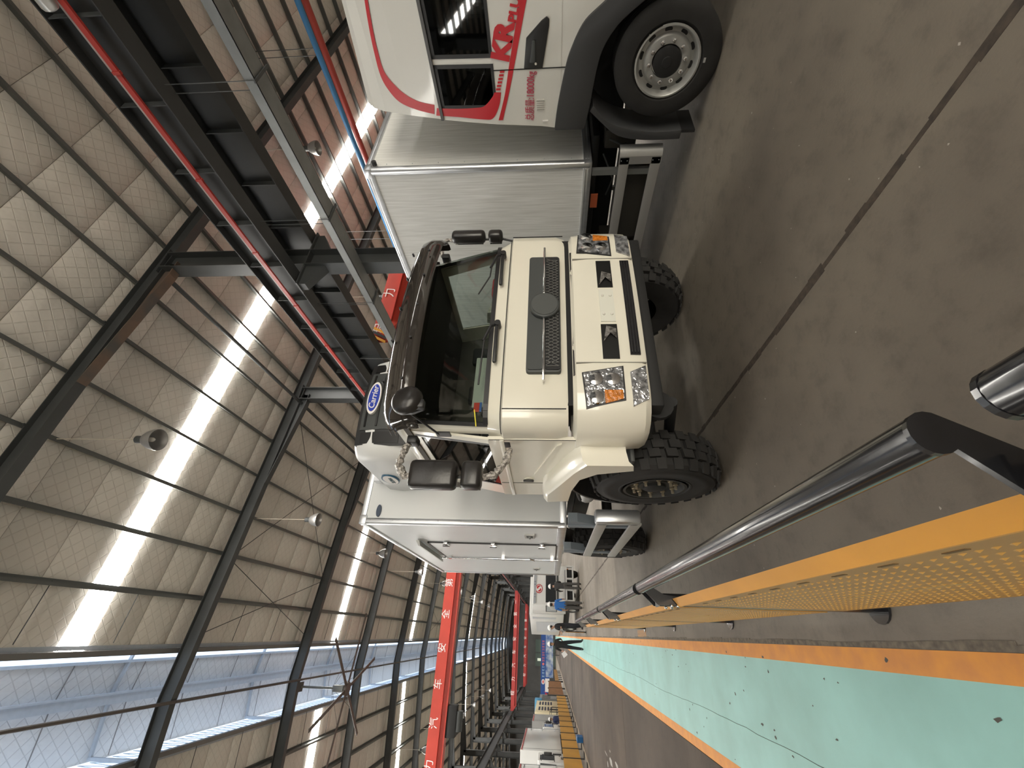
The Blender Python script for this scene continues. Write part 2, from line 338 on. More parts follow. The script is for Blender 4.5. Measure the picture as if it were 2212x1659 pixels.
for y in FR:
    m=MB()
    for x in (-3.82,-.7): m.box(x-.05,x+.05,y+.35,y+.45,14.42,16.25)
    m.bar((-3.8,y+.4,16.2),(RX,y+.4,16.42),.08,.1); m.bar((RX,y+.4,16.42),(-.7,y+.4,16.2),.08,.1)
    m.build('monitor_frame',MONF,mo)
# ---- steel frames
def ibeam(m,p0,p1,h0,h1,fw,tw=.014,tf=.02):
    p0=V(p0);p1=V(p1)      # p = underside centre points; beam stands up along z
    a=(p1-p0).cross(V((0,0,1))).normalized()
    def slab(z0a,z1a,z0b,z1b,w): m.hexa([p0-a*w+V((0,0,z0a)),p0+a*w+V((0,0,z0a)),p1+a*w+V((0,0,z0b)),p1-a*w+V((0,0,z0b)),p0-a*w+V((0,0,z1a)),p0+a*w+V((0,0,z1a)),p1+a*w+V((0,0,z1b)),p1-a*w+V((0,0,z1b))])
    slab(0,tf,0,tf,fw/2); slab(tf,h0-tf,tf,h1-tf,tw/2); slab(h0-tf,h0,h1-tf,h1,fw/2)
CX=(9.2,-13.6,31.5,-36.)
for y in FR:
    r=thing('roof_rafter',(RX,y,zr(RX)),'steel roof rafter with a rust-stained brown haunch beside the column head' if abs(y-FR[4])<.1 else 'steel roof rafter that carries the ceiling fan mount' if abs(y-FR[6])<.1 else 'dark grey steel roof rafter running across the hall under the quilted ceiling','roof beam','steel roof rafters')
    for s in (1,-1):
        e=[RX]+[c for c in (CX[0],CX[2]) ] if s>0 else [RX]+[CX[1],CX[3]]
        e.append(46*s-(.1*s))
        m=MB()
        for a,b in zip(e,e[1:]):
            ibeam(m,(a,y,zr(a)),(b,y,zr(b)),.46,.46,.26)
        m.build('rafter_beam',STEEL,r)
        # haunch next to the column with the rust-stained underside
        c=CX[0] if s>0 else CX[1]
        m=MB(); m.prism([(c,zr(c)+.02),(c-4.2*s,zr(c-4.2*s)+.02),(c-.6*s,zr(c)-.28),(c,zr(c)-.3)],1,y-.01,y+.01)
        for x0,x1,z0,z1 in ((c-4.2*s,c-.5*s,zr(c-4.2*s),zr(c)-.29),(c-.5*s,c,zr(c)-.29,zr(c)-.3)):
            m.bar((x0,y,z0),(x1,y,z1),.26,.025)
        m.build('haunch',RUST if abs(y-FR[4])<.1 else STEEL,r)
    if -1<y<60:
        for x in (3.81,6.87,-6.73,-3.7): B(x-.03,x+.03,y-.17,y+.17,zr(x)+.44,zr(x)+.56).build('purlin_cleat',STEEL,r)
for c in CX:
    for y in FR:
        if c<-30 and y<0: continue
        col=thing('steel_column',(c,y,0),('dark steel H-column between the two crane runway girders' if c==9.2 else 'dark steel H-column of the far left row behind the yellow fence' if c==-13.6 else 'dark steel H-column of the outer column row'),'column','columns at %d m'%round(c))
        zt=zr(c)+.1
        m=MB(); m.box(c-.3,c-.275,y-.22,y+.22,0,zt); m.box(c+.275,c+.3,y-.22,y+.22,0,zt); m.box(c-.28,c+.28,y-.01,y+.01,0,zt); m.build('shaft',STEEL,col)
        B(c-.36,c+.36,y-.3,y+.3,0,.03).build('base_plate',STEEL,col)
        if c in (9.2,-13.6):
            m=MB()
            for s in ((-1,1) if c==9.2 else (1,)):
                m.prism([(c+.3*s,8.1),(c+.3*s,8.7),(c+1.0*s,8.7),(c+1.0*s,8.5)],1,y-.12,y+.12); m.box(min(c+.3*s,c+1.05*s),max(c+.3*s,c+1.05*s),y-.2,y+.2,8.68,8.72)
            m.box(c-.3,c+.3,y-.2,y+.2,8.68,8.71); m.box(c-.3,c+.3,y-.2,y+.2,9.5,9.53); m.box(c-.45,c+.45,y-.2,y+.2,zt-.02,zt)
            m.build('bracket',STEEL,col)
# ---- crane runway girders
for x,lab in ((8.4,'dark crane runway girder carrying the red conductor rails'),(9.98,'dark crane runway girder on the far side of the columns from the conductor rails'),(-12.75,'dark crane runway girder above the yellow fence and parked trucks')):
    g=thing('crane_runway_girder',(x,YA,8.72),lab,'girder')
    m=MB(); ibeam(m,(x,YA,8.74),(x,149,8.74),1.0,1.0,.4,.014,.025); m.build('girder_beam',GIRD,g)
    B(x-.04,x+.04,YA,149,9.745,9.86).build('crane_rail',GIRD,g)
    y=-3.; ref=None
    while y<60:
        if ref is None: ref=MB().box(x-.17,x+.17,y-.008,y+.008,8.77,9.71).build('stiffener',STEEL,g)
        else: o=ref.copy(); COL.objects.link(o); o.location=(0,y+3.,0)
        y+=1.32
c=thing('conductor_rail',(8.12,YA,9.2),'thin red conductor rails fixed along the runway girder','conductor rail')
MB().box(8.14,8.19,YA,149,9.14,9.24).build('rail_bar',mat('rail_red',(.42,.045,.035),.45),c)
MB().box(8.15,8.19,YA,149,9.25,9.285).build('pale_edge',mat('faded_red',(.40,.33,.31),.5),c)
ref=None
for k in range(60):
    if ref is None: ref=B(8.125,8.185,-3,-2.95,9.12,9.26).build('rail_clip',mat('rail_red',(.36,.05,.04),.5),c)
    else: o=ref.copy(); COL.objects.link(o); o.location=(0,2.*k,0)
MB().lathe([(.05,0),(.1,.02),(.12,.05),(.12,.32),(.1,.36),(.05,.38)],(8.0,1.75,9.3),(0,1,0),20).build('feed_box',mat('pale_silver',(.6,.6,.58),.35,.5),c,smooth=40)
t=thing('cable_tray',(8.7,-3,7.0),'galvanised grey cable tray hung on thin rods below the girder','cable tray')
m=MB(); m.box(8.46,8.92,-6,60,7.0,7.012); m.box(8.46,8.472,-6,60,7.0,7.2); m.box(8.908,8.92,-6,60,7.0,7.2); m.build('tray_channel',GALV,t)
for k in range(14):
    y=3.35+k*2.95-5.9
    m=MB(); m.cyl((8.44,y,6.98),(8.44,y,8.735),.008,n=6); m.cyl((8.56,y+.2,7.2),(8.56,y+.2,8.735),.008,n=6); m.bar((8.38,y,6.975),(9.02,y+.0,6.975),.05,.03); m.build('hanger',STEEL,t)
for x,z,r,mt,lb,nm in ((17.3,9.8,.1,mat('pipe_blue',(.05,.2,.42),.45),'long blue painted pipe running beside the red pipe under the roof','blue_pipe'),(17.9,9.82,.12,mat('pipe_red',(.36,.045,.03),.5),'long dark red pipe running beside the blue pipe under the roof','red_pipe')):
    m=MB(); m.cyl((x,-10,z),(x,60,z),r,n=12); o=m.build(nm,mt,smooth=60); tag(o,lb,'pipe')
    for k in range(9): MB().tube([(x,-10+Y0+k*BAY-8,z+r),(x,-10+Y0+k*BAY-8,zr(x))],.012,6).build('pipe_hanger',STEEL,o)
# ---- bracing rods
def rod(a,b,lab,r=.014):
    return tag(MB().tube([a,b],r,6).build('brace_rod',STEEL),lab,'brace rod','roof bracing rods')
for k in (5,9):
    ya,yb=FR[k],FR[k+1]
    for xa,xb in ((2.2,8.9),(-.4,2.1)):
        za,zb=zr(xa)+.3,zr(xb)+.3
        cb=thing('cross_brace',((xa+xb)/2,(ya+yb)/2,min(za,zb)),('thin crossed bracing rods in the roof bay beside the ceiling fan' if k==5 else 'thin crossed bracing rods in a roof bay beyond the lettered crane')+(', next to the columns' if xa>1 else ', next to the ridge'),'bracing')
        for p,q in (((xa,ya+.2,za),(xb,yb-.2,zb)),((xa,yb-.2,za),(xb,ya+.2,zb))): MB().tube([p,q],.014,6).build('brace_rod',STEEL,cb)
for k in range(4,14):
    ya,yb=FR[k]+.01,FR[k+1]-.01
    o=tag(MB().tube([(-2.24,ya,13.8),(-2.24,yb,13.8)],.05,10).build('ridge_tie_pipe',mat('tie_brown',(.09,.075,.065),.5)),'brown tie pipe between rafters along the open ridge','pipe','ridge tie pipes')
    o=tag(MB().tube([(8.75,ya,zr(8.8)-.05),(8.75,yb,zr(8.8)-.05)],.07,10).build('eave_strut',STEEL),'dark round strut between column heads under the roof','pipe','eave struts')
for k in range(4,10):
    for j in (1,2):
        y=FR[k]+j*BAY/3; rod((-.6,y,zs(-.6)-.12),(.78,y,zs(.78)-.12),'short sag rod between the ridge edge and first purlin',.012)
        rod((-5.2,y,zs(-5.2)-.12),(-3.75,y,zs(-3.7)-.12),'short sag rod on the left roof slope beside the ridge',.012)
# ---- pendant lamps
LAMP=mat('lamp_shade_grey',(.36,.35,.34),.4,.5); LIN=mat('lamp_reflector',(.42,.22,.15),.35)
def lamp(x,y,z,zt):
    t=thing('pendant_lamp',(x,y,z),'grey bell-shaped high-bay lamp hanging on a thin rod below the roof','lamp','high-bay pendant lamps')
    MB().tube([(x,y,z+.3),(x,y,zt)],.012,6).build('hanging_rod',mat('pale_rod',(.45,.40,.32),.5),t)
    MB().lathe([(.05,.32),(.09,.3),(.09,.14),(.11,.1)],(x,y,z),(0,0,1),16).build('gear_housing',CHA,t,smooth=40)
    MB().lathe([(.1,.12),(.15,.08),(.21,-.03),(.25,-.17),(.255,-.24),(.245,-.24),(.2,-.04),(.1,.1)],(x,y,z),(0,0,1),20,caps=False).build('shade',[LAMP],t,smooth=60)
    MB().sph((x,y,z-.05),(.06,.06,.1),10,6).build('bulb',mat('bulb_clear',(.7,.66,.6),.15),t,smooth=80)
    return t
L0=lamp(3.65,FR[4]+.3,11.1,zr(3.65))
for k in range(5,13): dup(L0,(0,FR[k]-FR[4],0))
for k in range(6,14): dup(L0,(-11.3,FR[k]-FR[4],0),label='grey bell-shaped high-bay lamp hanging over the far aisle side of the ridge',group='far-side pendant lamps')
for k in range(4,10): dup(L0,(11.6,FR[k]-FR[4]-.3,-.6),label='grey bell-shaped high-bay lamp hanging in the bay of the blue and red pipes',group='pipe-bay pendant lamps')
# ---- ceiling fan
t=thing('ceiling_fan',(-2.55,24.6,11.4),'large six-blade ceiling fan on a long shaft below the ridge','fan')
c=V((-2.55,24.6,11.55)); BR=mat('fan_brown',(.09,.07,.06),.5)
MB().cyl(c+V((0,0,.1)),(c.x,c.y,13.9),.05,n=10).build('shaft',GALV,t,smooth=40)
MB().box(c.x-.2,c.x+.2,c.y-.5,c.y+.15,13.84,13.9).build('mount_plate',STEEL,t)
MB().box(c.x-.14,c.x+.14,c.y-.14,c.y+.14,11.7,12.2).build('motor_housing',GALV,t,bev=.03)
MB().lathe([(.28,-.06),(.3,0),(.3,.06),(.2,.1)],c,(0,0,1),18).build('hub',BR,t,smooth=40)
for k in range(6):
    a=math.radians(-110+60*k); d=V((math.cos(a),math.sin(a),0)); MB().bar(c+d*.2,c+d*3.3,.16,.025).build('blade',BR,t)
    MB().tube([c+d*1.4+V((0,0,.02)),c+V((0,0,.75))],.008,5).build('guy_wire',STEEL,t)
# ---- overhead travelling cranes
def crane(y,x0,x1,m,lab,txt,tx,ts,face=True,trolley=None):
    t=thing('overhead_crane',((x0+x1)/2,y,8.0),lab,'overhead crane')
    MB().box(x0+1.2,x1-1.2,y-.01,y+.5,8.37,9.04).build('box_girder',m,t); MB().box(x0+1.2,x1-1.2,y-.10,y+.6,8.34,8.37).build('girder_ledge',m,t); MB().box(x0+1.2,x1-1.2,y+.06,y+.44,8.04,8.34).build('lower_web',m,t)
    for s,a in ((1,x0),(-1,x1)):
        MB().prism([(a+.45*s,9.04),(a+1.2*s,9.04),(a+1.2*s,8.02),(a+.45*s,8.55)],1,y,y+.5).build('girder_end',m,t)
        MB().prism([(a+.45*s,8.9),(a+.7*s,8.9),(a+.7*s,10.2),(a+.1*s,10.2),(a+.1*s,10.05),(a+.45*s,10.0)],1,y+.05,y+.45).build('hanger_leg',STEEL,t)
        MB().box(a-.12,a+.12,y-1.2,y+1.8,10.0,10.28).build('end_carriage',STEEL,t,bev=.03)
        for dy in (-.95,1.5): MB().cyl((a-.06,y+dy,10.02),(a+.06,y+dy,10.02),.15,n=14).build('crane_wheel',STEEL,t)
    MB().box(x0+1.2,x1-1.2,y-.06,y+.56,8.0,8.04).build('bottom_flange',m,t)
    for i,chh in enumerate(txt):
        if chh!=' ': text(chh,ts,TXTW,t,(tx[0]+tx[1]*i,y-.02,8.74),(1,0,0),(0,0,1))
    return t
crane(32.2,-12.75,8.4,RED,'red overhead crane with white safety lettering spanning the hall before the fan bay','程力汽车安全第一',(-8.72,1.95),.58)
t=thing('crane_hoist',(-4.6,32.4,6.9),'dark hoist trolley hanging under the red lettered crane','hoist')
MB().box(-5.5,-3.9,32.2,32.8,7.4,8.0).build('hoist_body',DARK,t,bev=.05); MB().cyl((-5.2,32.5,7.3),(-4.2,32.5,7.3),.26,n=16).build('drum',CHA,t,smooth=40); MB().tube([(-4.7,32.5,7.1),(-4.7,32.5,6.9)],.03).build('hook_rope',DARK,t)
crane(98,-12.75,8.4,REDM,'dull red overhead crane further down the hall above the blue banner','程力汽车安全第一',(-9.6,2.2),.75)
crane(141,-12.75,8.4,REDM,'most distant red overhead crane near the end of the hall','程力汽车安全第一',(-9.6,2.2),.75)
crane(62,-35,-14.9,RED,'red overhead crane in the bay behind the left column row','',(-30,2.2),.75)
t=crane(13.4,9.98,31,RED,'bright red overhead crane with hazard stripes in the neighbouring bay','程力汽车安全第一',(10.8,2.0),.56)
for k in range(3): MB().prism([(10.45+k*.2-.1,9.02),(10.45+k*.2+.02,9.02),(10.45+k*.2-.32,8.39),(10.45+k*.2-.44,8.39)],1,13.37,13.388).build('hazard_stripe',YEL if k!=1 else BLK,t)
# ================================================================ shared truck pieces
def outline(x0,x1,yf,yb,rf,rr,bow=0.,nf=8,na=5):
    """closed outline seen from above, front = low y; starts at left-front arc and runs: left-front arc, front edge, right-front arc, right side, right-rear, rear, left-rear, left side"""
    P=[]; cx=(x0+x1)/2; hw=(x1-x0)/2-rf
    yfc=lambda x: yf+bow*((x-cx)/((x1-x0)/2))**2
    for i in range(na+1):
        a=math.pi+ (math.pi/2)*i/na; P.append((x0+rf+rf*math.cos(a), yfc(x0+rf)+rf+rf*math.sin(a)))
    for i in range(1,nf): x=x0+rf+2*hw*i/nf; P.append((x,yfc(x)))
    for i in range(na+1):
        a=-math.pi/2+(math.pi/2)*i/na; P.append((x1-rf+rf*math.cos(a), yfc(x1-rf)+rf+rf*math.sin(a)))
    for cx_,sx in ((x1-rr,1),(x0+rr,-1)):
        for i in range(4):
            a=(0 if sx>0 else math.pi/2)+(math.pi/2)*i/3; P.append((cx_+rr*math.cos(a), yb-rr+rr*math.sin(a)))
    return P
def ol(z,*a,**k): return [(x,y,z) for x,y in outline(*a,**k)]
def rrect(x0,x1,y0,y1,r,n=4):
    P=[]
    for cx,cy,a0 in ((x1-r,y1-r,0),(x0+r,y1-r,90),(x0+r,y0+r,180),(x1-r,y0+r,270)):
        for i in range(n+1): a=math.radians(a0+90*i/n); P.append((cx+r*math.cos(a),cy+r*math.sin(a)))
    return P
def ell(cx,cy,a,b,n=28): return [(cx+a*math.cos(2*math.pi*i/n),cy+b*math.sin(2*math.pi*i/n)) for i in range(n)]
def offroad_wheel(parent,xo,yc,R,W,s=-1):
    """s=-1: outer face at low x"""
    zc=R; d=(s,0,0); inn=(-s); ax=V(d); c=V((xo-s*W,yc,zc))       # inner face centre; h grows outwards
    m=MB(); r0=.30*R/.63
    m.lathe([(r0,.05*W),(R*.72,0),(R*.88,.03*W),(R*.93,.12*W),(R*.93,.88*W),(R*.88,.97*W),(R*.8,.995*W),(R*.79,1.005*W),(R*.72,1.005*W),(R*.71,W),(r0+.05,.985*W),(r0+.045,.995*W),(r0+.03,.99*W),(r0,.9*W)],c,ax,48,caps=False)
    # lugs
    n=26
    for k in range(n):
        for row in range(4):
            a=2*math.pi*(k+(.5 if row in (1,2) and row==1 else 0)+(.25 if row==2 else .6 if row==3 else 0))/n
            h0,h1=((.02,.26),(.29,.49),(.51,.71),(.74,.98))[row]; da=math.pi/n*(.6 if row in (0,3) else .72)
            r1=R*.92; r2=R if row in (1,2) else R*.985
            pts=[]
            for rr in (r1,r2):
                for (h,aa) in ((h0,a-da),(h1,a-da*.8),(h1,a+da),(h0,a+da*.8)):
                    e=rr if not (rr==r2 and ((row==0 and h==h0) or (row==3 and h==h1))) else R*.945
                    pts.append(c+ax*h*W+V((0,math.cos(aa)*e,math.sin(aa)*e)))
            m.hexa(pts)
    w=m.build('wheel',RUB,parent,smooth=35)
    rm=mat('black_wheel_rim',(.03,.03,.028),.5,.2)
    MB().lathe([(r0+.005,.99*W),(r0-.02,.99*W),(r0-.03,.9*W),(r0*.85,.82*W),(r0*.52,.84*W),(r0*.5,.9*W),(.01,.92*W)],c,ax,32,caps=False).build('rim',rm,w,smooth=40)
    MB().lathe([(.11,.8*W),(.11,.97*W),(.08,1.0*W),(.01,1.01*W)],c,ax,20).build('hub',DARK,w,smooth=40)
    for k in range(10):
        a=2*math.pi*k/10; o=c+V((0,math.cos(a)*r0*.66,math.sin(a)*r0*.66))
        MB().lathe([(.026,.8*W),(.026,.93*W),(.015,.94*W),(.015,1.04*W)],o,ax,6).build('wheel_nut',mat('brass_nut',(.42,.36,.26),.35,.7),w)
    return w
# ================================================================ MAIN TRUCK (faces the camera, -y)
XL,XR,XC=1.42,3.74,2.58
T=thing('refrigerator_truck',(XC,5,0),'cream white off-road refrigerator truck with smoked sun visor and big lugged tyres','truck')
# -- cab body: stacked outlines
def cabring(z,dx,yf,rf=.2,bow=.05,yb=4.86,rr=.08): return ol(z,XL+dx,XR-dx,yf,yb,rf,rr,bow)
lower=[cabring(1.51,.02,3.01,.16,.03),cabring(1.60,.0,2.985,.16,.03),cabring(1.95,.0,2.985,.16,.03),cabring(2.05,-.005,2.985,.17,.03),cabring(2.07,.02,3.02,.17,.03),cabring(2.19,.05,3.05,.19,.05)]
MB().loft(lower,caps=False).build('cab_body',WHITE,T,smooth=32)
top=cabring(2.94,.14,3.17,.22,.06); mid=cabring(2.55,.09,3.11,.2,.055); low=lower[-1]
n=len(low); na=5; nf=8
iFL=range(2,na+nf+4)                 # windscreen spans from mid left arc to mid right arc
def seg(idx,rings,name,mt,par,extra=None):
    m=MB()
    for k in range(len(rings)-1):
        for i in idx:
            j=(i+1)%n; m.add([rings[k][i],rings[k][j],rings[k+1][j],rings[k+1][i]],[(0,1,2,3)])
    return m.build(name,mt,par,smooth=40)
ws=list(iFL); right=2*na+nf
seg(ws,[low,mid,top],'windscreen',GLASS,T)
for g_ in ([i for i in range(n) if i<ws[0]],[i for i in range(ws[-1]+1,right)],[i for i in range(right+1,n-1)]): seg(g_,[low,mid,top],'pillar',WHITE,T)
# roof
MB().loft([top,cabring(3.0,.13,3.16,.22,.06),cabring(3.08,.16,3.2,.24,.08),cabring(3.13,.3,3.36,.3,.1)],caps=False).add([tuple(q) for q in cabring(3.13,.3,3.36,.3,.1)],[tuple(range(n))]).build('roof',WHITE,T,smooth=45)
B(XL+.1,XR-.1,3.1,4.8,1.52,1.56).build('cab_floor',DARK,T)
B(XL+.12,XR-.12,3.3,4.8,2.92,2.97).build('headliner',mat('cab_liner',(.12,.11,.1),.8),T)
B(XL+.06,XR-.06,4.78,4.84,1.56,2.95).build('rear_wall',mat('cab_liner',(.12,.11,.1),.8),T)
# side doors (left and right): frame around window, with pane
for s,xs in ((-1,XL),(1,XR)):
    X=lambda z,o=0.: xs-s*( .05+.09*(z-2.19)/.75 if z>2.19 else 0.)+s*o
    d=MB()
    def q(pts,th=.02):
        d.hexa([(X(z,.004),y,z) for y,z in pts]+[(X(z,-th),y,z) for y,z in pts])
    q([(3.27,2.19),(3.4,2.19),(3.52,2.92),(3.4,2.92)]); q([(4.5,2.19),(4.84,2.19),(4.84,2.92),(4.5,2.92)]); q([(3.4,2.86),(4.5,2.86),(4.5,2.92),(3.4,2.92)])
    d.prism([(3.25,2.19),(3.25,1.40),(3.5,1.38),(3.62,1.52),(4.84,1.52),(4.84,2.19)],0,X(1.9,.012),X(1.9,-.02))
    dd=d.build('cab_door',WHITE,T)
    MB().add([(X(2.19),3.4,2.19),(X(2.19),4.5,2.19),(X(2.86),4.5,2.86),(X(2.86),3.5,2.86)],[(0,1,2,3)]).build('door_pane',GLASD if s<0 else GLASC,dd)  # left pane darkened so the glass colour carries the cab interior's shade
    MB().prism([(3.25,2.05),(4.84,2.06),(4.84,2.1),(3.25,2.09)],0,X(1.9,.012),X(1.9,.024)).build('belt_crease',WHITE,dd,bev=.005)
    for y0,y1,z0,z1 in ((3.246,3.254,1.4,2.9),(4.40,4.406,1.52,2.2)): B(min(X(1.9,.013),X(1.9,.016)),max(X(1.9,.013),X(1.9,.016)),y0,y1,z0,min(z1,2.18)).build('panel_gap',DARK,dd)
    for a in ((3.36,3.40,2.17,2.9),(4.5,4.53,2.17,2.9),(3.38,4.52,2.165,2.195)):
        B(min(X(2.4,.006),X(2.4,.012)),max(X(2.4,.006),X(2.4,.012)),a[0],a[1],a[2],a[3]).build('window_seal',BLK,dd) if a[3]<2.3 else MB().hexa([(X(z,o),y,z) for o in (.0,.008) for y,z in ((a[0],a[2]),(a[1],a[2]),(a[1]+.1*(a[0]<3.5),a[3]),(a[0]+.1*(a[0]<3.5),a[3]))]).build('window_seal',BLK,dd)
    MB().cyl((X(1.88,.012),4.28,1.88),(X(1.88,.02),4.28,1.88),.05,n=16).build('handle_recess',WHITE,dd); B(min(X(1.88,.02),X(1.88,.04)),max(X(1.88,.02),X(1.88,.04)),4.27,4.3,1.83,1.94).build('door_handle',BLK,dd,bev=.006)
    MB().prism([(3.3,1.56),(3.34,1.60),(4.1,1.82),(4.1,1.74)],0,X(1.9,.012),X(1.9,.03)).build('door_crease',WHITE,dd)
    # fender / step over the wheel
    f=MB(); xo=xs+s*.2; prof=[(3.34,1.40),(3.34,1.02),(3.46,1.0),(3.56,1.30),(3.72,1.44),(4.05,1.5),(4.42,1.52),(4.46,1.74),(4.2,1.73),(3.9,1.62),(3.55,1.5)]
    rings=[[(x_,y,z+dz) for y,z in prof] for x_,dz in ((xs-s*.02,0),(xs+s*.07,-.0),(xo-s*.04,-.015),(xo,-.05))]
    f.loft(rings); fd=f.build('wheel_arch',WHITE,T,smooth=35)
    if s<0:
        B(xs-.075,xs-.06,3.38,3.5,1.30,1.40).build('side_marker_lamp',mat('marker_lens',(.7,.6,.52),.15,var=.4,vs=40),fd,bev=.004)
        MB().prism([(3.36,1.17),(3.36,1.2),(3.72,1.3),(3.74,1.26)],0,xs-.085,xs-.065).build('rubber_strip',CHA,fd)
    B(min(xs-s*.1,xs+s*.12),max(xs-s*.1,xs+s*.12),3.44,3.74,.93,.97).build('step_tread',CHA,T,bev=.01)
    MB().tube([(xs+s*.02,5.0,1.3)]+[(xs+s*.02,4.15+.86*math.cos(a),.63+.86*math.sin(a)) for a in [math.radians(t) for t in range(60,-25,-12)]],.02,6).build('mudguard_edge',BLK,T)
    m=MB(); pr=[(4.15+.84*math.cos(a),.63+.84*math.sin(a)) for a in [math.radians(t) for t in range(75,-25,-10)]]
    m.loft([[(x_,y,z) for y,z in pr]+[(x_,y+.02,z+.02) for y,z in pr[::-1]] for x_ in (xs-s*.3,xs+s*.06)]); m.build('mudguard',BLK,T)
# -- windscreen surround, cowl seams
m=MB(); 
for k in ws: m.bar(V(low[k])+V((0,-.004,.012)),V(low[k+1])+V((0,-.004,.012)),.02,.04)
m.bar(low[ws[0]],top[ws[0]],.035,.03); m.bar(low[ws[-1]+1],top[ws[-1]+1],.035,.03); m.build('windscreen_seal',BLK,T)
B(1.555,1.561,2.966,2.975,1.53,2.05).build('panel_gap',DARK,T); B(3.60,3.606,2.966,2.975,1.53,2.05).build('panel_gap',DARK,T)
m=MB(); [m.bar(V(lower[4][k])+V((0,-.006,.0)),V(lower[4][k+1])+V((0,-.006,.0)),.008,.008) for k in range(0,na*2+nf)]; m.build('cowl_gap',DARK,T)
# -- grille panel with emblem
MB().prism(rrect(1.90,3.285,1.565,1.865,.03),1,2.955,3.03).build('grille_panel',CHA,T,bev=.006)
for k in range(2):
    MB().prism(rrect(1.92,3.265,(1.575,1.725)[k],(1.70,1.853)[k],.02),1,2.944,2.957).build('grille_inset' if k else 'grille_mesh_back',CHA if k else BLK,T)
m=MB(); st=.036
for i in range(int(1.33/st)):
    for s2 in (-1,1):
        x=1.93+i*st+.018; m.bar((x,2.937,1.582),(x+s2*.06 if 1.93<x+s2*.06<3.26 else x,2.937,1.695),.005,.006,up=(0,1,0))
m.build('grille_mesh',mat('mesh_grey',(.2,.2,.19),.4,.5),T)['kind']='stuff'
for x0,x1 in ((1.80,2.46),(2.76,3.38)): MB().prism([(x0,1.705),(x1,1.705),(x1,1.725),(x0,1.725)],1,2.915,2.945).build('grille_chrome_bar',CHR,T,bev=.004)
e=MB().prism(ell(2.605,1.71,.148,.138,32),1,2.90,2.95).build('emblem_disc',CHA,T,bev=.012,seg=3); MB().prism(ell(2.605,1.71,.128,.118,32),1,2.895,2.902).build('emblem_face',mat('emblem_grey',(.075,.08,.078),.6),e)
# -- dark gap and lower grille strip between cab and bumper
B(1.62,3.6,3.03,3.2,1.36,1.56).build('radiator_recess',DARK,T)
for i in range(5):
    x0=1.86+i*.3; B(x0,x0+.27,2.945,2.99,1.405,1.465).build('bumper_vent',mat('vent_brown',(.045,.038,.035),.5),T,bev=.006)
    for z in (1.418,1.436,1.452): B(x0+.02,x0+.25,2.938,2.947,z,z+.006).build('vent_slat',BLK,T)
# -- bumper
def bring(z,dx,yf,rf=.3): return ol(z,XL-.02+dx,XR+.02-dx,yf,3.42,rf,.03,.05)
bl=[bring(1.47,.05,2.95),bring(1.44,.0,2.915),bring(1.30,-.01,2.90),bring(1.24,-.012,2.90),bring(1.02,-.01,2.90),bring(.90,.0,2.905),bring(.85,.03,2.93),bring(.84,.08,2.98)]
bp=MB().loft(bl,caps=False).build('bumper',WHITE,T,smooth=30)
def on_bumper(x,z=1.1,o=.0):     # y of the bumper face at x
    pts=outline(XL-.03,XR+.03,2.90,3.42,.3,.03,.05)[:2*5+8+1]
    for (a,ya),(b,yb) in zip(pts,pts[1:]):
        if min(a,b)<=x<=max(a,b) and abs(a-b)>1e-6: return ya+(yb-ya)*(x-a)/(b-a)-o
    return 3.2-o
def patch(poly,o,th,nx=6):
    """panel following the bumper curve: poly in (x,z) convex quad-ish -> subdivided along x"""
    m=MB(); xs_=[p[0] for p in poly]; x0,x1=min(xs_),max(xs_)
    def zr_(x):
        zz=[]
        for (a,b),(c,d) in zip(poly,poly[1:]+poly[:1]):
            if min(a,c)-1e-9<=x<=max(a,c)+1e-9:
                zz.append(b if abs(a-c)<1e-9 else b+(d-b)*(x-a)/(c-a))
                if abs(a-c)<1e-9: zz.append(d)
        return min(zz),max(zz)
    R=[]
    for i in range(nx+1):
        x=x0+(x1-x0)*i/nx; x=min(max(x,x0+1e-6),x1-1e-6); a,b=zr_(x); y=on_bumper(x); R.append([(x,y-o,a),(x,y-o,b),(x,y-o+th,b),(x,y-o+th,a)])
    return m.loft(R)
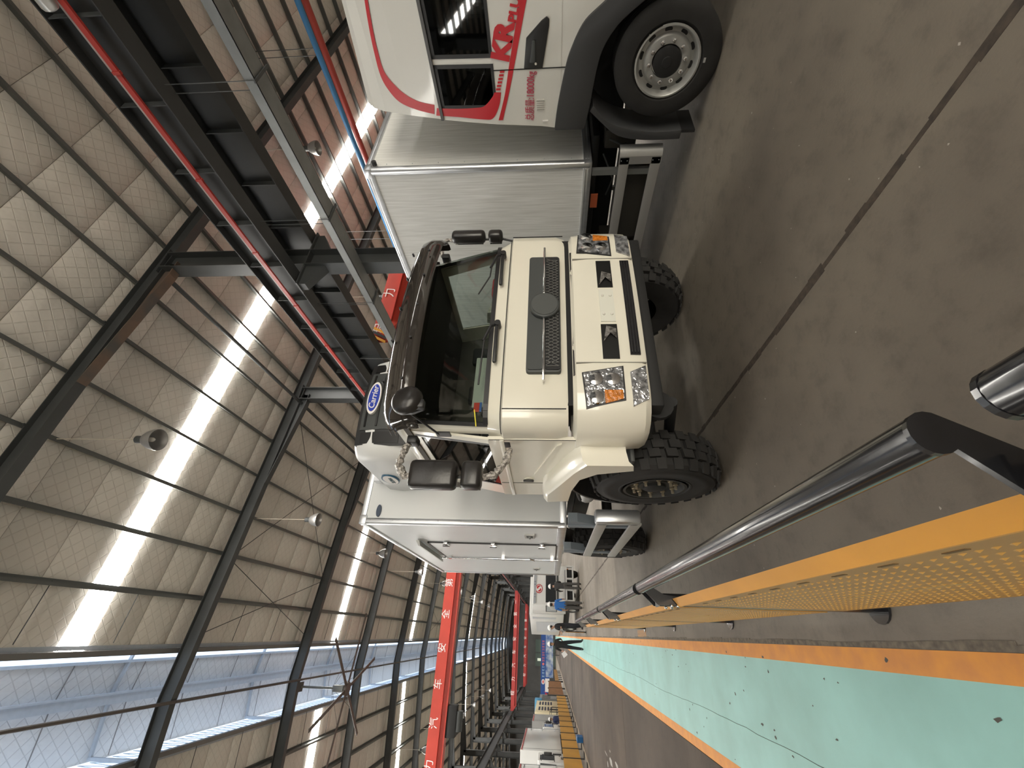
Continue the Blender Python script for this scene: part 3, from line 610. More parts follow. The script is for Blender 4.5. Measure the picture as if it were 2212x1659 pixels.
for s in (-1,1):
    f=lambda x: XC+s*(x-XC)*-1 if s>0 else x
    def mir(P): return P if s<0 else [(2*XC-x,z) for x,z in P]
    patch(mir([(1.555,1.37),(1.90,1.40),(1.93,1.055),(1.575,1.055)]),.006,.03).build('headlamp_bezel',BLK,bp)
    h=patch(mir([(1.57,1.36),(1.885,1.388),(1.915,1.07),(1.59,1.07)]),.014,.02).build('headlamp',CLR,bp,smooth=30)
    patch(mir([(1.59,1.22),(1.70,1.225),(1.70,1.075),(1.595,1.075)]),.018,.01,3).build('turn_signal',AMB,h)
    for x,z in ((1.64,1.29),(1.80,1.29),(1.80,1.15)):
        xx=x if s<0 else 2*XC-x; y=on_bumper(xx); MB().lathe([(.062,-.004),(.058,.012),(.03,.02)],(xx,y-.012,z),(0,-1,0),18).build('lamp_reflector',CHR,h,smooth=40)
    patch(mir([(1.57,1.0),(1.91,1.005),(1.93,.875),(1.62,.875)]),.012,.02).build('fog_lamp',CLR,bp,smooth=30)
    m=patch(mir([(2.0,1.215),(2.36,1.215),(2.36,1.075),(2.0,1.075)]),.006,.02,4).build('bumper_slot',mat('slot_black',(.008,.008,.008),.35),bp)
    x=2.25 if s<0 else 2*XC-2.25; y=on_bumper(x)
    MB().add([(x-.08,y-.012,1.2),(x+.09,y-.016,1.17),(x+.06,y-.012,1.085),(x-.05,y-.02,1.09),(x,y-.03,1.14)],[(0,1,4),(1,2,4),(2,3,4)]).build('torn_film',mat('torn_film',(.22,.21,.2),.12,var=.8,vs=30,bump=.6),bp)
    xg=1.965 if s<0 else 2*XC-1.965; yg=on_bumper(xg); B(xg-.003,xg+.003,yg-.006,yg+.02,.86,1.44).build('bumper_seam',mat('seam_grey',(.3,.29,.25),.6),bp)
patch([(2.04,.985),(3.16,.985),(3.16,.9),(2.04,.9)],.007,.02,10).build('lower_grille',BLKG,bp)
for z in (.915,.94,.965): patch([(2.06,z+.008),(3.14,z+.008),(3.14,z),(2.06,z)],.013,.01,10).build('grille_slat',BLK,bp)
patch([(2.39,1.21),(2.77,1.21),(2.77,1.08),(2.39,1.08)],.009,.02,4).build('number_plate_panel',mat('plate_panel',(.70,.70,.62),.4),bp)
for x in (2.47,2.69):
    for z in (1.11,1.18): MB().sph((x,on_bumper(x)-.012,z),.013,8,5).build('plate_stud',mat('stud',(.75,.73,.66),.3),bp,smooth=80)
B(1.6,3.56,2.99,3.3,.74,.85).build('lower_apron',DARK,T,bev=.02)
# -- sun visor
def vring(o,dz,dx):
    return [V((x,y,0)) for x,y in outline(XL+.06+dx,XR-.06-dx,3.06-o,3.5,.24,.05,.10)[:2*5+8+1]]
vr=[]
for o,z in ((.0,3.10),(.08,3.09),(.17,3.02),(.21,2.93),(.205,2.83),(.18,2.80)): vr.append([(q.x,q.y,z-.03*abs((q.x-XC)/1.1)**3) for q in vring(o,0,0)])
for o,z in ((.165,2.83),(.165,2.93),(.13,3.0),(.06,3.05),(0,3.06)): vr.append([(q.x,q.y,z-.03*abs((q.x-XC)/1.1)**3) for q in vring(o,0,0)])
vs_=MB().loft(vr,closed=False,caps=False).build('sun_visor',VISOR,T,smooth=50)
for x in (1.78,2.2,2.58,2.96,3.3): 
    for z in (2.88,3.06): MB().cyl((x,2.86 if z<3 else 2.93,z),(x,2.845 if z<3 else 2.9,z),.012,n=8).build('visor_screw',BLK,vs_)
# -- wipers
for x0,x1,z1 in ((2.44,1.94,2.29),(3.36,2.98,2.52)):
    w=MB().tube([(x0,2.99,2.15),(x0-.03,2.97,2.2),(x0-.18,2.99,2.26)],.014,8).build('wiper',BLK,T)
    MB().tube([(x0-.16,2.985,2.25),((x0+x1)/2-.1,3.0,2.26),(x1-.12,3.03,2.26+.4*(z1-2.26))],.008,6).build('wiper_blade',BLK,w)
    MB().bar((x0-.42,2.99,2.145),(x0-.02,2.975,2.145),.035,.035).build('wiper_linkage',BLK,T,bev=.012); MB().cyl((x0,3.02,2.14),(x0,2.95,2.14),.03,n=10).build('wiper_pivot',BLK,T)
# -- interior
B(XL+.12,XR-.12,3.25,3.62,1.95,2.17).build('dashboard',mat('dash_grey',(.22,.21,.18),.6),T,bev=.05)
m=MB(); c=V((1.98,3.72,2.2)); ax=V((0,.75,.66)).normalized(); m.tube(m.ring(c,ax,.22,24)+[m.ring(c,ax,.22,24)[0]],.016,6); m.bar(c-V((.2,0,0)),c+V((.2,0,0)),.04,.02); m.cyl(c,c-ax*.5,.03); m.build('steering_wheel',BLK,T,smooth=50)
for x in (1.98,2.6,3.2):
    sm=mat('seat_fabric',(.03,.03,.033),.7)
    st_=B(x-.25,x+.25,4.05,4.55,1.62,1.9).build('seat',sm,T,bev=.05); MB().hexa([(x-.24,4.45,1.85),(x+.24,4.45,1.85),(x+.24,4.6,1.85),(x-.24,4.6,1.85),(x-.22,4.55,2.48),(x+.22,4.55,2.48),(x+.22,4.68,2.48),(x-.22,4.68,2.48)]).build('backrest',sm,st_,bev=.04); B(x-.13,x+.13,4.57,4.66,2.5,2.7).build('headrest',sm,st_,bev=.03)
B(3.05,3.3,3.24,3.4,2.17,2.28).build('red_parcel',mat('parcel_red',(.5,.03,.04),.4),T,bev=.03)
MB().hexa([(2.78,3.2,2.18),(3.04,3.18,2.18),(3.04,3.4,2.18),(2.78,3.4,2.18),(2.80,3.24,2.30),(3.0,3.22,2.24),(3.02,3.38,2.26),(2.80,3.4,2.32)]).build('film_wrapped_manual',mat('film_wrap',(.55,.53,.48),.2,var=.4,vs=20,bump=.6),T)
B(1.72,2.26,3.26,3.29,2.185,2.36).build('sun_shade_card',mat('shade_card',(.5,.52,.47),.5),T,bev=.01)
B(1.63,1.72,3.17,3.176,2.27,2.32).build('sticker',mat('sticker_red',(.7,.06,.04),.4),T); B(1.63,1.72,3.165,3.171,2.25,2.27).build('sticker',mat('sticker_blue',(.05,.15,.5),.4),T)
# -- mirrors
def foil(pts,r,par,nm='wrapped_arm'):
    P=[];R=[]
    pts=[V(q) for q in pts]
    for a,b in zip(pts,pts[1:]):
        k=max(2,int((b-a).length/.022))
        for i in range(k): P.append(a.lerp(b,i/k)+V([random.uniform(-.004,.004) for _ in range(3)])); R.append(r*random.uniform(.72,1.25))
    P.append(pts[-1]);R.append(r*.6)
    return MB().tube(P,R,9).build(nm,FOIL,par)
MR=mat('mirror_shell',(.022,.02,.019),.3,bump=.05)
for s in (-1,1):
    Xm=(lambda x: x) if s<0 else (lambda x: 2*XC-x)
    xa,xb=sorted((Xm(.985),Xm(1.225)))
    g=empty_part('mirror_assembly',T)
    if s>0: xa+=.02; xb-=.09
    mm=B(xa,xb,3.22,3.36,2.42,2.82).build('mirror_housing',MR,g,bev=.045,seg=3); B(xa+.02,xb-.02,3.355,3.365,2.45,2.79).build('mirror_glass',CHR,g)
    mm=B(xa+.005,xb-.005,3.22,3.36,2.215,2.385).build('mirror_housing',MR,g,bev=.04,seg=3); B(xa+.02,xb-.02,3.355,3.365,2.23,2.37).build('mirror_glass',CHR,g)
    MB().tube([((xa+xb)/2,3.33,2.36),((xa+xb)/2,3.33,2.46)],.014,8).build('mirror_bar',BLK,g)
    foil([((xa+xb)/2,3.33,2.8),((xa+xb)/2+.0,3.33,2.88),(Xm(1.2),3.34,2.955),(Xm(1.36),3.36,2.93),(Xm(1.46),3.38,2.88)],.032 if s<0 else .022,g)
    if s<0: foil([((xa+xb)/2,3.33,2.22),((xa+xb)/2+.02,3.33,2.12),(1.25,3.34,2.03),(1.37,3.36,2.0)],.03,g)
    else: MB().tube([((xa+xb)/2,3.33,2.22),((xa+xb)/2-.04,3.33,2.1),(Xm(1.40),3.36,2.02)],.014,8).build('mirror_arm',BLK,g)
    for z in (2.04,2.86): B(min(Xm(1.40),Xm(1.47)),max(Xm(1.40),Xm(1.47)),3.3,3.42,z-.04,z+.05).build('mirror_bracket',BLK,g,bev=.015)
g=empty_part('kerb_mirror',T)
MB().lathe([(.03,.05),(.09,.04),(.118,.01),(.122,-.02),(.11,-.03),(.02,-.03)],(1.49,2.70,2.74),(.1,-1,.15),28).build('mirror_dish',MR,g,smooth=50)
MB().tube([(1.47,2.72,2.66),(1.44,2.76,2.62),(1.45,2.84,2.72),(1.5,2.95,2.86)],.014,8).build('mirror_stalk',BLK,g); B(1.42,1.49,2.68,2.74,2.6,2.68).build('stalk_clamp',BLK,g,bev=.012)
MB().tube([(1.47,2.9,2.76),(1.42,3.15,2.60),(1.43,3.2,2.6)],.009,6).build('stay_rod',BLK,g); B(1.425,1.44,3.16,3.24,2.5,2.62).build('stay_plate',BLK,g)
MB().tube([(1.62,3.11,2.30),(1.46,3.10,2.27)],.005,5).build('yellow_tie',mat('tie_yellow',(.85,.75,.08),.4),T)
# -- chassis & wheels
for x in (2.2,2.96): B(x-.04,x+.04,3.2,12.0,.92,1.2).build('chassis_rail',DARK,T)
for y in (4.12,7.72):
    for xo,s in ((1.265,-1),(2*XC-1.265,1)): offroad_wheel(T,xo,y,.63,.38,s)
    MB().cyl((1.6,y,.63),(3.56,y,.63),.09).build('axle',DARK,T); MB().sph((XC-.15,y,.63),.2,14,8).build('differential',DARK,T,smooth=60)
B(2.2,2.96,3.3,4.7,1.0,1.5).build('engine',DARK,T,bev=.05); MB().cyl((1.75,3.2,.62),(1.75,3.8,.5),.05).build('drag_link',DARK,T); MB().cyl((1.7,3.15,.75),(1.7,3.2,.75),.13,n=16).build('horn',DARK,T)
for x0,x1,y0,y1,z0,z1,nm in ((1.75,2.1,5.1,5.7,.75,1.2,'battery_box'),(3.05,3.5,5.2,7.0,.7,1.25,'fuel_tank')): B(x0,x1,y0,y1,z0,z1).build(nm,DARK,T,bev=.04)
MB().cyl((1.65,5.25,.82),(2.3,5.25,.82),.15,n=20).build('air_reservoir',CHR,T,smooth=40); MB().cyl((1.55,5.0,1.2),(1.55,5.28,1.2),.11,n=18).build('air_filter',ALUG,T,smooth=40); B(1.6,1.75,4.9,4.98,1.0,1.3).build('filter_bracket',CHA,T)
MB().prism([(5.03,1.02),(5.08,1.05),(5.06,.98)],0,1.53,1.55).build('red_tap',REDS,T); B(1.50,1.56,4.88,4.93,2.2,2.75).build('cab_air_vent',CHA,T); B(1.47,1.5,4.86,4.9,2.02,2.2).build('cab_side_trim',CHA,T)
# -- aluminium side guards
for s in (-1,1):
    xo=1.17 if s<0 else 2*XC-1.17; g=empty_part('side_guard',T); lo,hi=sorted((xo,xo-s*.03)); a,b=sorted((xo,xo-s*.16))
    B(lo,hi,5.22,7.6,.97,1.1).build('guard_rail',ALUG,g,bev=.006); B(lo,hi,5.22,7.6,.56,.69).build('guard_rail',ALUG,g,bev=.006)
    B(a,b,5.12,5.28,.68 if False else .58,1.12).build('guard_end_cap',ALU,g,bev=.03)
    for y in (5.55,7.45):
        MB().prism([(y-.05,1.43),(y-.22,1.43),(y-.22,1.32),(y-.05,1.05)],0,xo-s*.05,xo-s*.16).build('guard_bracket',mat('blue_grey_bracket',(.17,.2,.23),.5),g); a2,b2=sorted((xo-s*.035,xo-s*.06)); B(a2,b2,y-.05,y+.05,.55,1.43).build('guard_post',mat('blue_grey_bracket',(.17,.2,.23),.5),g)
m=MB(); pr=[(7.72+.76*math.cos(a),.63+.76*math.sin(a)) for a in [math.radians(t) for t in range(80,-20,-10)]]
m.loft([[(x_,y,z) for y,z in pr]+[(x_,y+.02,z+.02) for y,z in pr[::-1]] for x_ in (1.3,1.72)]); m.build('mudguard',BLK,T); B(1.3,1.7,8.5,8.52,.3,.62).build('mud_flap',BLK,T)
# -- refrigerated box
X0,X1,Y_0,Y_1,Z0,Z1=1.33,3.83,6.2,11.75,1.42,4.48
bx=B(X0+.02,X1-.02,Y_0+.02,Y_1-.02,Z0+.02,Z1-.02).build('cargo_box',BOXW,T)
for x in (X0,X1-.09):
    for y in (Y_0,Y_1-.09): B(x-.004,x+.094,y-.004,y+.094,Z0,Z1).build('corner_post',ALU,bx,bev=.035,seg=4)
for y in (Y_0,Y_1-.05):
    for z in (Z0,Z1-.08): B(X0,X1,y-.002,y+.052,z,z+.1 if z<2 else z+.08).build('edge_rail',ALU,bx,bev=.01)
for x in (X0,X1-.05):
    for z in (Z0,Z1-.08): B(x-.002,x+.052,Y_0,Y_1,z,z+.13 if z<2 else z+.08).build('edge_rail',ALU,bx,bev=.01)
for x in (X0,X1-.12): B(x-.01,x+.13,Y_0-.012,Y_0+.1,Z1-.1,Z1+.01).build('corner_cap',ALU,bx,bev=.02)
for k in range(9): MB().sph((X0+.06,Y_0-.005,1.6+k*.34),.009,6,4).build('rivet',ALU,bx)
xs=X0+.012
d=B(xs-.014,xs+.02,7.62,9.1,1.56,3.78).build('side_door',BOXW,bx)
for a in ((7.6,7.63,1.54,3.8),(9.09,9.12,1.54,3.8),(7.6,9.12,3.78,3.81),(7.6,9.12,1.53,1.56)): B(xs-.016,xs+.01,*a).build('door_gasket',BLK,d)
MB().cyl((xs-.05,8.98,1.5),(xs-.05,8.98,3.86),.017,n=10).build('lock_bar',CHR,d,smooth=40)
for z in (1.62,2.6,3.68): B(xs-.07,xs,8.94,9.02,z-.03,z+.03).build('bar_guide',CHR,d)
MB().tube([(xs-.06,8.98,2.0),(xs-.08,8.86,1.97),(xs-.08,8.75,2.0),(xs-.07,8.72,2.06)],.016,8).build('lock_handle',CHR,d)
for z in (1.80,2.64,3.47): h=B(xs-.045,xs-.01,7.5,7.78,z-.035,z+.035).build('hinge',CHR,d,bev=.006); MB().cyl((xs-.05,7.62,z-.06),(xs-.05,7.62,z+.06),.02,n=10).build('hinge_pin',CHR,d)
MB().hexa([(X0,7.4,3.9),(X0-.09,7.4,3.87),(X0-.09,9.2,3.87),(X0,9.2,3.9),(X0,7.4,3.96),(X0-.09,7.4,3.9),(X0-.09,9.2,3.9),(X0,9.2,3.96)]).build('rain_gutter',ALUG,bx)
for y in (6.9,10.7): v=B(X0-.004,X0+.02,y-.12,y+.12,1.9,2.06).build('recessed_cleat',ALUG,bx); B(X0-.006,X0,y-.08,y+.08,1.93,2.03).build('cleat_recess',CHA,v); MB().cyl((X0-.012,y-.05,1.98),(X0-.012,y+.05,1.98),.02,n=8).build('cleat_bar',GALV,v)
MB().prism(ell(1.52,4.22,.09,.035,20),1,Y_0-.012,Y_0+.03).build('maker_badge',mat('badge_navy',(.04,.06,.1),.4),bx)
# -- refrigeration unit over the cab
U=empty_part('refrigeration_unit',T)
def ur(z,yf,x0,x1,rf=.24): return ol(z,x0,x1,yf,6.22,rf,.04,.12)
MB().loft([ur(3.35,4.95,1.92,3.24),ur(3.45,4.78,1.86,3.3),ur(3.9,4.66,1.82,3.34),ur(4.1,4.72,1.84,3.32),ur(4.22,4.9,1.92,3.24),ur(4.27,5.2,2.05,3.1)]).build('unit_shell',mat('unit_white',(.70,.71,.71),.4),U,smooth=45)
def uy(x): return 4.665+.12*((x-XC)/.76)**2
def upatch(x0,x1,z0,z1,o,th,nm,mt,nx=8,tilt=0.):
    R=[]
    for i in range(nx+1):
        x=x0+(x1-x0)*i/nx; R.append([(x,uy(x)-o+ (0 if z<3.92 else (z-3.92)*.3),z) for z in (z0,(z0+z1)/2,z1)]+[(x,uy(x)-o+th+(0 if z<3.92 else (z-3.92)*.3),z) for z in (z1,z0)])
    return MB().loft(R).build(nm,mt,U,smooth=35)
upatch(1.98,3.18,3.46,4.13,.012,.05,'unit_fascia',BLK); upatch(2.16,3.0,3.50,4.08,.025,.03,'unit_panel',CHA)
for x0,x1 in ((1.99,2.13),(3.03,3.17)): upatch(x0,x1,3.55,4.06,.018,.02,'air_inlet',mat('inlet_black',(.006,.006,.006),.5),3)
for z in (3.86,4.02): upatch(2.2,2.96,z-.012,z+.012,.03,.02,'panel_slot',mat('inlet_black',(.006,.006,.006),.5))
lg=MB(); y=uy(XC)-.034
o=MB().prism(ell(XC,3.945,.235,.085,36),1,y-.008,y+.03).build('logo_oval',TXTW,U); MB().prism(ell(XC,3.945,.2,.068,36),1,y-.014,y).build('logo_field',mat('logo_blue',(.02,.05,.4),.35),U)
text('Carrier',.11,TXTW,U,(XC,y-.017,3.945),(1,0,0),(0,0,1),off=.001,shear=.2)
o=MB().prism([(5.62+.17*math.cos(2*math.pi*i/28),3.9+.1*math.sin(2*math.pi*i/28)) for i in range(28)],0,1.80,1.825).build('badge_oval',TXTW,U); o=MB().prism([(5.62+.19*math.cos(2*math.pi*i/28),3.905+.115*math.sin(2*math.pi*i/28)) for i in range(28)],0,1.805,1.83).build('badge_ring',mat('badge_blue',(.03,.12,.22),.4),U)
text('SUPRA',.075,mat('badge_text',(.05,.1,.12),.5),U,(1.797,5.62,3.88),(0,-1,0),(0,0,1),off=.001)
B(1.9,2.0,5.95,6.1,4.2,4.3).build('unit_bracket',ALU,U); B(1.84,1.9,5.9,6.1,3.42,3.5).build('red_pipe_end',REDS,U)
# ================================================================ SECOND TRUCK (right, parked parallel)
K=thing('box_truck',(6.1,4,0),'white high-roof box truck with red stripes, KR lettering and a streaked panel body','truck')
KXR=7.35
def kx(z): 
    T_=((0,4.85),(2.24,4.85),(2.86,4.885),(3.2,4.92),(3.5,4.97),(3.64,5.03),(3.73,5.13),(3.8,5.4))
    for (a,b),(c,d) in zip(T_,T_[1:]):
        if a<=z<=c: return b+(d-b)*(z-a)/(c-a)
    return 5.7
def kring(z,yr,yf):
    x0=kx(z); x1=4.85+KXR-x0; r=.28; P=[]
    ys=[yr,2.27,1.90,1.80,1.02,.9]; ys=[min(y,yr) if i else yr for i,y in enumerate(ys)]
    P+=[(x0,y,z) for y in ys]
    for i in range(6): a=math.pi+math.pi/2*i/5; P.append((x0+r+r*math.cos(a),yf+r+r*math.sin(a),z))
    P+=[(x0+r+(x1-x0-2*r)*i/4,yf-.03*math.sin(math.pi*i/4),z) for i in (1,2,3)]
    for i in range(6): a=-math.pi/2+math.pi/2*i/5; P.append((x1-r+r*math.cos(a),yf+r+r*math.sin(a),z))
    P+=[(x1,y,z) for y in ys[::-1]]
    if z>3.3: P=[(x,y,q-(2.4-y)*.1*(q-3.3)/.5) for x,y,q in P]
    return P
def kseg(idx,rings,name,mt,par=K,sm=35):
    m=MB(); n=len(rings[0])
    for k in range(len(rings)-1):
        for i in idx: j=(i+1)%n; m.add([rings[k][i],rings[k][j],rings[k+1][j],rings[k+1][i]],[(0,1,2,3)])
    return m.build(name,mt,par,smooth=sm)
N_=len(kring(2,2.4,.3)); A=range(N_)
kseg(A,[kring(1.55,2.52,.30),kring(1.75,2.49,.30),kring(2.24,2.455,.33)],'cab_body',WHITE2)
wr=[kring(2.24,2.455,.33),kring(2.55,2.43,.42),kring(2.84,2.40,.5)]
left=(1,3); front=tuple(range(8,18)); rightw=(N_-3-1,N_-2); gl=set(left)|set(front)|{N_-2-1+0,N_-2-2}
[kseg(q,wr,'pillar',WHITE2) for q in ((0,),(2,),(4,5,6,7),tuple(range(18,N_-5)),(N_-4,),(N_-2,N_-1))]
[kseg([q],wr,'side_window',GLASD) for q in (1,3,N_-3,N_-5)]; kseg(front,wr,'windscreen',GLASS)
rf=[kring(2.84,2.40,.5),kring(2.9,2.39,.5),kring(3.2,2.36,.54),kring(3.5,2.33,.62),kring(3.64,2.32,.72),kring(3.73,2.30,.85),kring(3.79,2.24,1.1)]
kseg(A,rf,'high_roof',WHITE2,sm=50); MB().add(rf[-1],[tuple(range(N_))]).build('roof_cap',WHITE2,K)
LIN2=mat('cab_liner_dark',(.045,.042,.04),.8)
B(4.95,7.25,.7,2.36,2.93,2.96).build('headliner',LIN2,K); B(4.95,7.25,.5,2.4,1.62,1.66).build('cab_floor',DARK,K); B(4.95,7.25,2.36,2.39,1.66,2.93).build('rear_wall',LIN2,K)
# lower side skins, fender bands
for s,x in ((-1,4.85),(1,7.35)):
    X=lambda o: x+s*o
    a,b=X(-.06),X(-.004)
    sk=MB().prism([(2.52,1.62),(2.3,1.59),(1.95,1.50),(1.79,1.45),(1.6,1.35),(1.48,1.22),(1.3,.95),(1.12,.62),(.62,.5),(.62,1.62)],0,a,b).build('cab_skirt',WHITE2,K)
    MB().prism(cr([(2.53,1.61),(2.29,1.58),(1.95,1.51),(1.79,1.46),(1.6,1.36),(1.49,1.235),(1.32,.98),(1.14,.62)],4)+cr([(1.28,.58),(1.48,.86),(1.62,1.035),(1.8,1.153),(2.02,1.204),(2.3,1.238),(2.53,1.282)],4),0,X(-.1),X(.028)).build('fender_flare',mat('fender_black',(.045,.046,.048),.55),K,bev=.012)
    MB().prism(cr([(2.36,1.234),(2.48,1.1),(2.63,.9),(2.69,.59),(2.69,.2)],4)+cr([(2.59,.2),(2.6,.5),(2.55,.82),(2.46,1.04),(2.3,1.2)],4),0,X(-.45),X(.0)).build('mudguard',mat('fender_black',(.045,.046,.048),.55),K,bev=.01)
    B(min(X(-.44),X(-.02)),max(X(-.44),X(-.02)),2.6,2.63,.05,.22).build('mud_flap',BLK,K)
B(5.4,6.8,.55,2.45,.95,1.6).build('engine_bay',DARK,K); B(4.95,7.25,.34,.9,.5,1.58).build('front_bumper',mat('fender_black',(.045,.046,.048),.55),K,bev=.04)
# decals on the visible side
def fx(y,z):
    zz=z
    for _ in range(3):
        sc=kx(zz)/4.85; zz=1.66+(z-1.66)*sc
    return y*kx(zz)/4.85,zz
def decal(A_,B_,nm='red_stripe',mt=REDS):
    R=[]
    if len(A_)>2: A_,B_=cr(A_),cr(B_)
    for (y0,z0),(y1,z1) in zip(A_,B_):
        p=fx(y0,z0);q=fx(y1,z1); R.append([(kx(p[1])-.002,*p),(kx(q[1])-.002,*q),(kx(q[1])-.005,*q),(kx(p[1])-.005,*p)])
    return MB().loft(R).build(nm,mt,K)
decal([(.62,3.14),(.95,3.24),(1.2,3.295),(1.345,3.327),(1.548,3.361),(1.725,3.381),(1.933,3.389),(2.073,3.347),(2.19,3.262),(2.27,3.098),(2.32,2.921)],[(.62,3.12),(.95,3.215),(1.2,3.268),(1.346,3.298),(1.549,3.328),(1.726,3.343),(1.902,3.338),(2.03,3.266),(2.12,3.179),(2.19,3.057),(2.23,2.9)])
decal([(2.335,2.905),(2.36,2.657),(2.395,2.388),(2.385,2.281),(2.263,2.203),(2.137,2.17)],[(2.262,2.882),(2.275,2.677),(2.275,2.471),(2.262,2.366),(2.186,2.275),(2.134,2.239)])
decal([(1.0,1.80),(1.408,1.927),(1.874,2.059),(2.156,2.132),(2.41,2.225)],[(1.0,1.745),(1.41,1.869),(1.907,2.015),(2.123,2.08),(2.41,2.177)])
for k in range(6):
    t=k/5; y=1.942+.156*t; z=2.139+.055*t; decal([(y,z+.023),(y+.018,z+.026)],[(y,z-.023),(y+.018,z-.02)])
EX=(0,-1,-.27); EY=(0,-.12,1)
text('KR',.235,REDS,K,(4.843,1.715,2.108),EX,EY,off=.014,sx=1.02,shear=.1); text('PLUS',.115,REDS,K,(4.843,1.565,2.005),EX,EY,off=.005,align='LEFT',sx=.95,shear=.1)
text('总质量:18000kg',.112,mat('decal_magenta',(.50,.04,.09),.4),K,(4.843,2.19,1.862),(0,-1,-.06),(0,-.06,1),off=-.0005,sx=.63)
B(4.842,4.85,2.43,2.445,1.68,1.74).build('small_sticker',TXTW,K); 
m=MB(); [m.box(4.843,4.85,2.22+.02*i,2.232+.02*i,1.72,1.80) for i in range(6)]; m.build('faint_stencil',mat('faint_stencil',(.60,.585,.54),.5),K)
MB().prism([(1.93,1.92),(1.684,1.885),(1.56,1.74),(1.53,1.69),(1.55,1.665),(1.6,1.668),(1.935,1.735)],0,4.835,4.86).build('door_handle_recess',BLK,K,bev=.006)
hd=MB().prism([(1.88,1.86),(1.70,1.83),(1.70,1.80),(1.88,1.80)],0,4.82,4.84).build('door_handle',CHA,K,bev=.008); MB().cyl((4.835,1.89,1.80),(4.828,1.89,1.80),.012,n=10).build('key_lock',CHR,hd)
for a in ((1.934,1.942,1.5,2.25),(1.0,1.008,.7,2.24)): B(4.845,4.852,*a).build('panel_gap',DARK,K)
B(4.86,4.89,.9,2.40,2.835,2.865).build('roof_gap',mat('gap_grey',(.12,.12,.12),.6),K)
for y0,y1 in ((1.0,1.83),(1.88,2.29)):
    m=MB()
    for a in ((y0,y0+.035,2.24,2.84),(y1-.035,y1,2.24,2.84),(y0,y1,2.225,2.255),(y0,y1,2.80,2.845)): m.hexa([(kx(z)-.004+d,y,z) for d in (0,.012) for y,z in ((a[0],a[2]),(a[1],a[2]),(a[1],a[3]),(a[0],a[3]))])
    m.build('window_seal',BLK,K)
for x in (5.45,6.7): st_=B(x-.25,x+.25,1.2,1.7,1.75,2.1).build('seat',mat('seat_fabric',(.03,.03,.033),.7),K,bev=.05); B(x-.24,x+.24,1.62,1.8,2.05,2.72).build('backrest',mat('seat_fabric',(.03,.03,.033),.7),st_,bev=.05); B(x-.2,x+.2,1.6,1.82,2.2,2.6).build('film_cover',mat('seat_film',(.10,.10,.10),.12,bump=1.,bs=14),st_,bev=.05)
B(4.98,5.05,1.4,1.62,2.68,2.83).build('door_grab_handle',mat('handle_beige',(.45,.41,.36),.5),K,bev=.025); B(5.0,5.3,2.0,2.3,1.75,2.1).build('bunk',mat('bunk_brown',(.10,.06,.04),.8),K,bev=.04)
MB().hexa([(5.2,2.02,2.36),(5.2,2.12,2.36),(5.25,2.12,2.36),(5.25,2.02,2.36),(5.2,1.98,2.55),(5.2,2.06,2.58),(5.25,2.06,2.58),(5.25,1.98,2.55)]).build('hanging_paper',mat('paper_white',(.7,.68,.64),.6),K)
# wheels
def road_wheel(par,xo,yc,R,W,s):
    ax=V((s,0,0)); c=V((xo-s*W,yc,R)); r0=.31
    m=MB(); m.lathe([(r0,.05*W),(R*.8,0),(R*.95,.06*W),(R,.14*W),(R,.3*W),(R*.98,.31*W),(R*.98,.33*W),(R,.34*W),(R,.49*W),(R*.98,.5*W),(R*.98,.52*W),(R,.53*W),(R,.66*W),(R*.98,.67*W),(R*.98,.69*W),(R,.7*W),(R,.86*W),(R*.95,.94*W),(R*.8,W),(r0+.03,.985*W),(r0,.9*W)],c,ax,64,caps=False)
    w=m.build('wheel',RUB,par,smooth=30)
    rim=mat('grey_wheel_disc',(.42,.42,.40),.42,.45,var=.12)
    MB().lathe([(r0+.004,.985*W),(r0-.012,.995*W),(r0-.018,.97*W),(r0-.03,.80*W),(.265,.74*W),(.235,.76*W),(.215,.84*W),(.205,.86*W),(.145,.87*W),(.14,.8*W)],c,ax,48,caps=False).build('rim',rim,w,smooth=35)
    MB().lathe([(.135,.5*W),(.135,.90*W),(.12,.93*W),(.05,.94*W),(.045,.97*W),(.002,.975*W)],c,ax,28).build('hub',DARK,w,smooth=30)
    for k in range(10):
        a=2*math.pi*(k+.3)/10; o=c+V((0,math.cos(a)*.175,math.sin(a)*.175)); MB().lathe([(.021,.85*W),(.021,.95*W),(.012,.98*W)],o,ax,6).build('wheel_nut',CHR,w)
        a=2*math.pi*(k+.8)/10; o=c+V((0,math.cos(a)*.25,math.sin(a)*.25))
        e=V((0,math.cos(a),math.sin(a))); t_=V((0,-math.sin(a),math.cos(a))); q=[o+e*(.022*math.cos(b))+t_*(.036*math.sin(b)) for b in [2*math.pi*i/12 for i in range(12)]]
        MB().loft([[p+ax*.70*W for p in q],[p+ax*(.757*W) for p in q]]).build('hand_hole',DARK,w)
    B(min(xo-s*.001,xo+s*.004),max(xo-s*.001,xo+s*.004),yc-.03,yc+.01,R-.345-.02,R-.345).build('balance_weight',ALUG,w)
    return w
for xo,s in ((4.86,-1),(7.34,1)): road_wheel(K,xo,1.95,.51,.28,s); road_wheel(K,xo+.02,7.6,.51,.28,s)
MB().cyl((5.1,1.95,.51),(7.1,1.95,.51),.07).build('axle',DARK,K); MB().cyl((5.1,7.6,.51),(7.1,7.6,.51),.1).build('axle',DARK,K)
for x in (5.7,6.5): B(x-.04,x+.04,1.0,9.1,.75,1.05).build('chassis_rail',DARK,K)
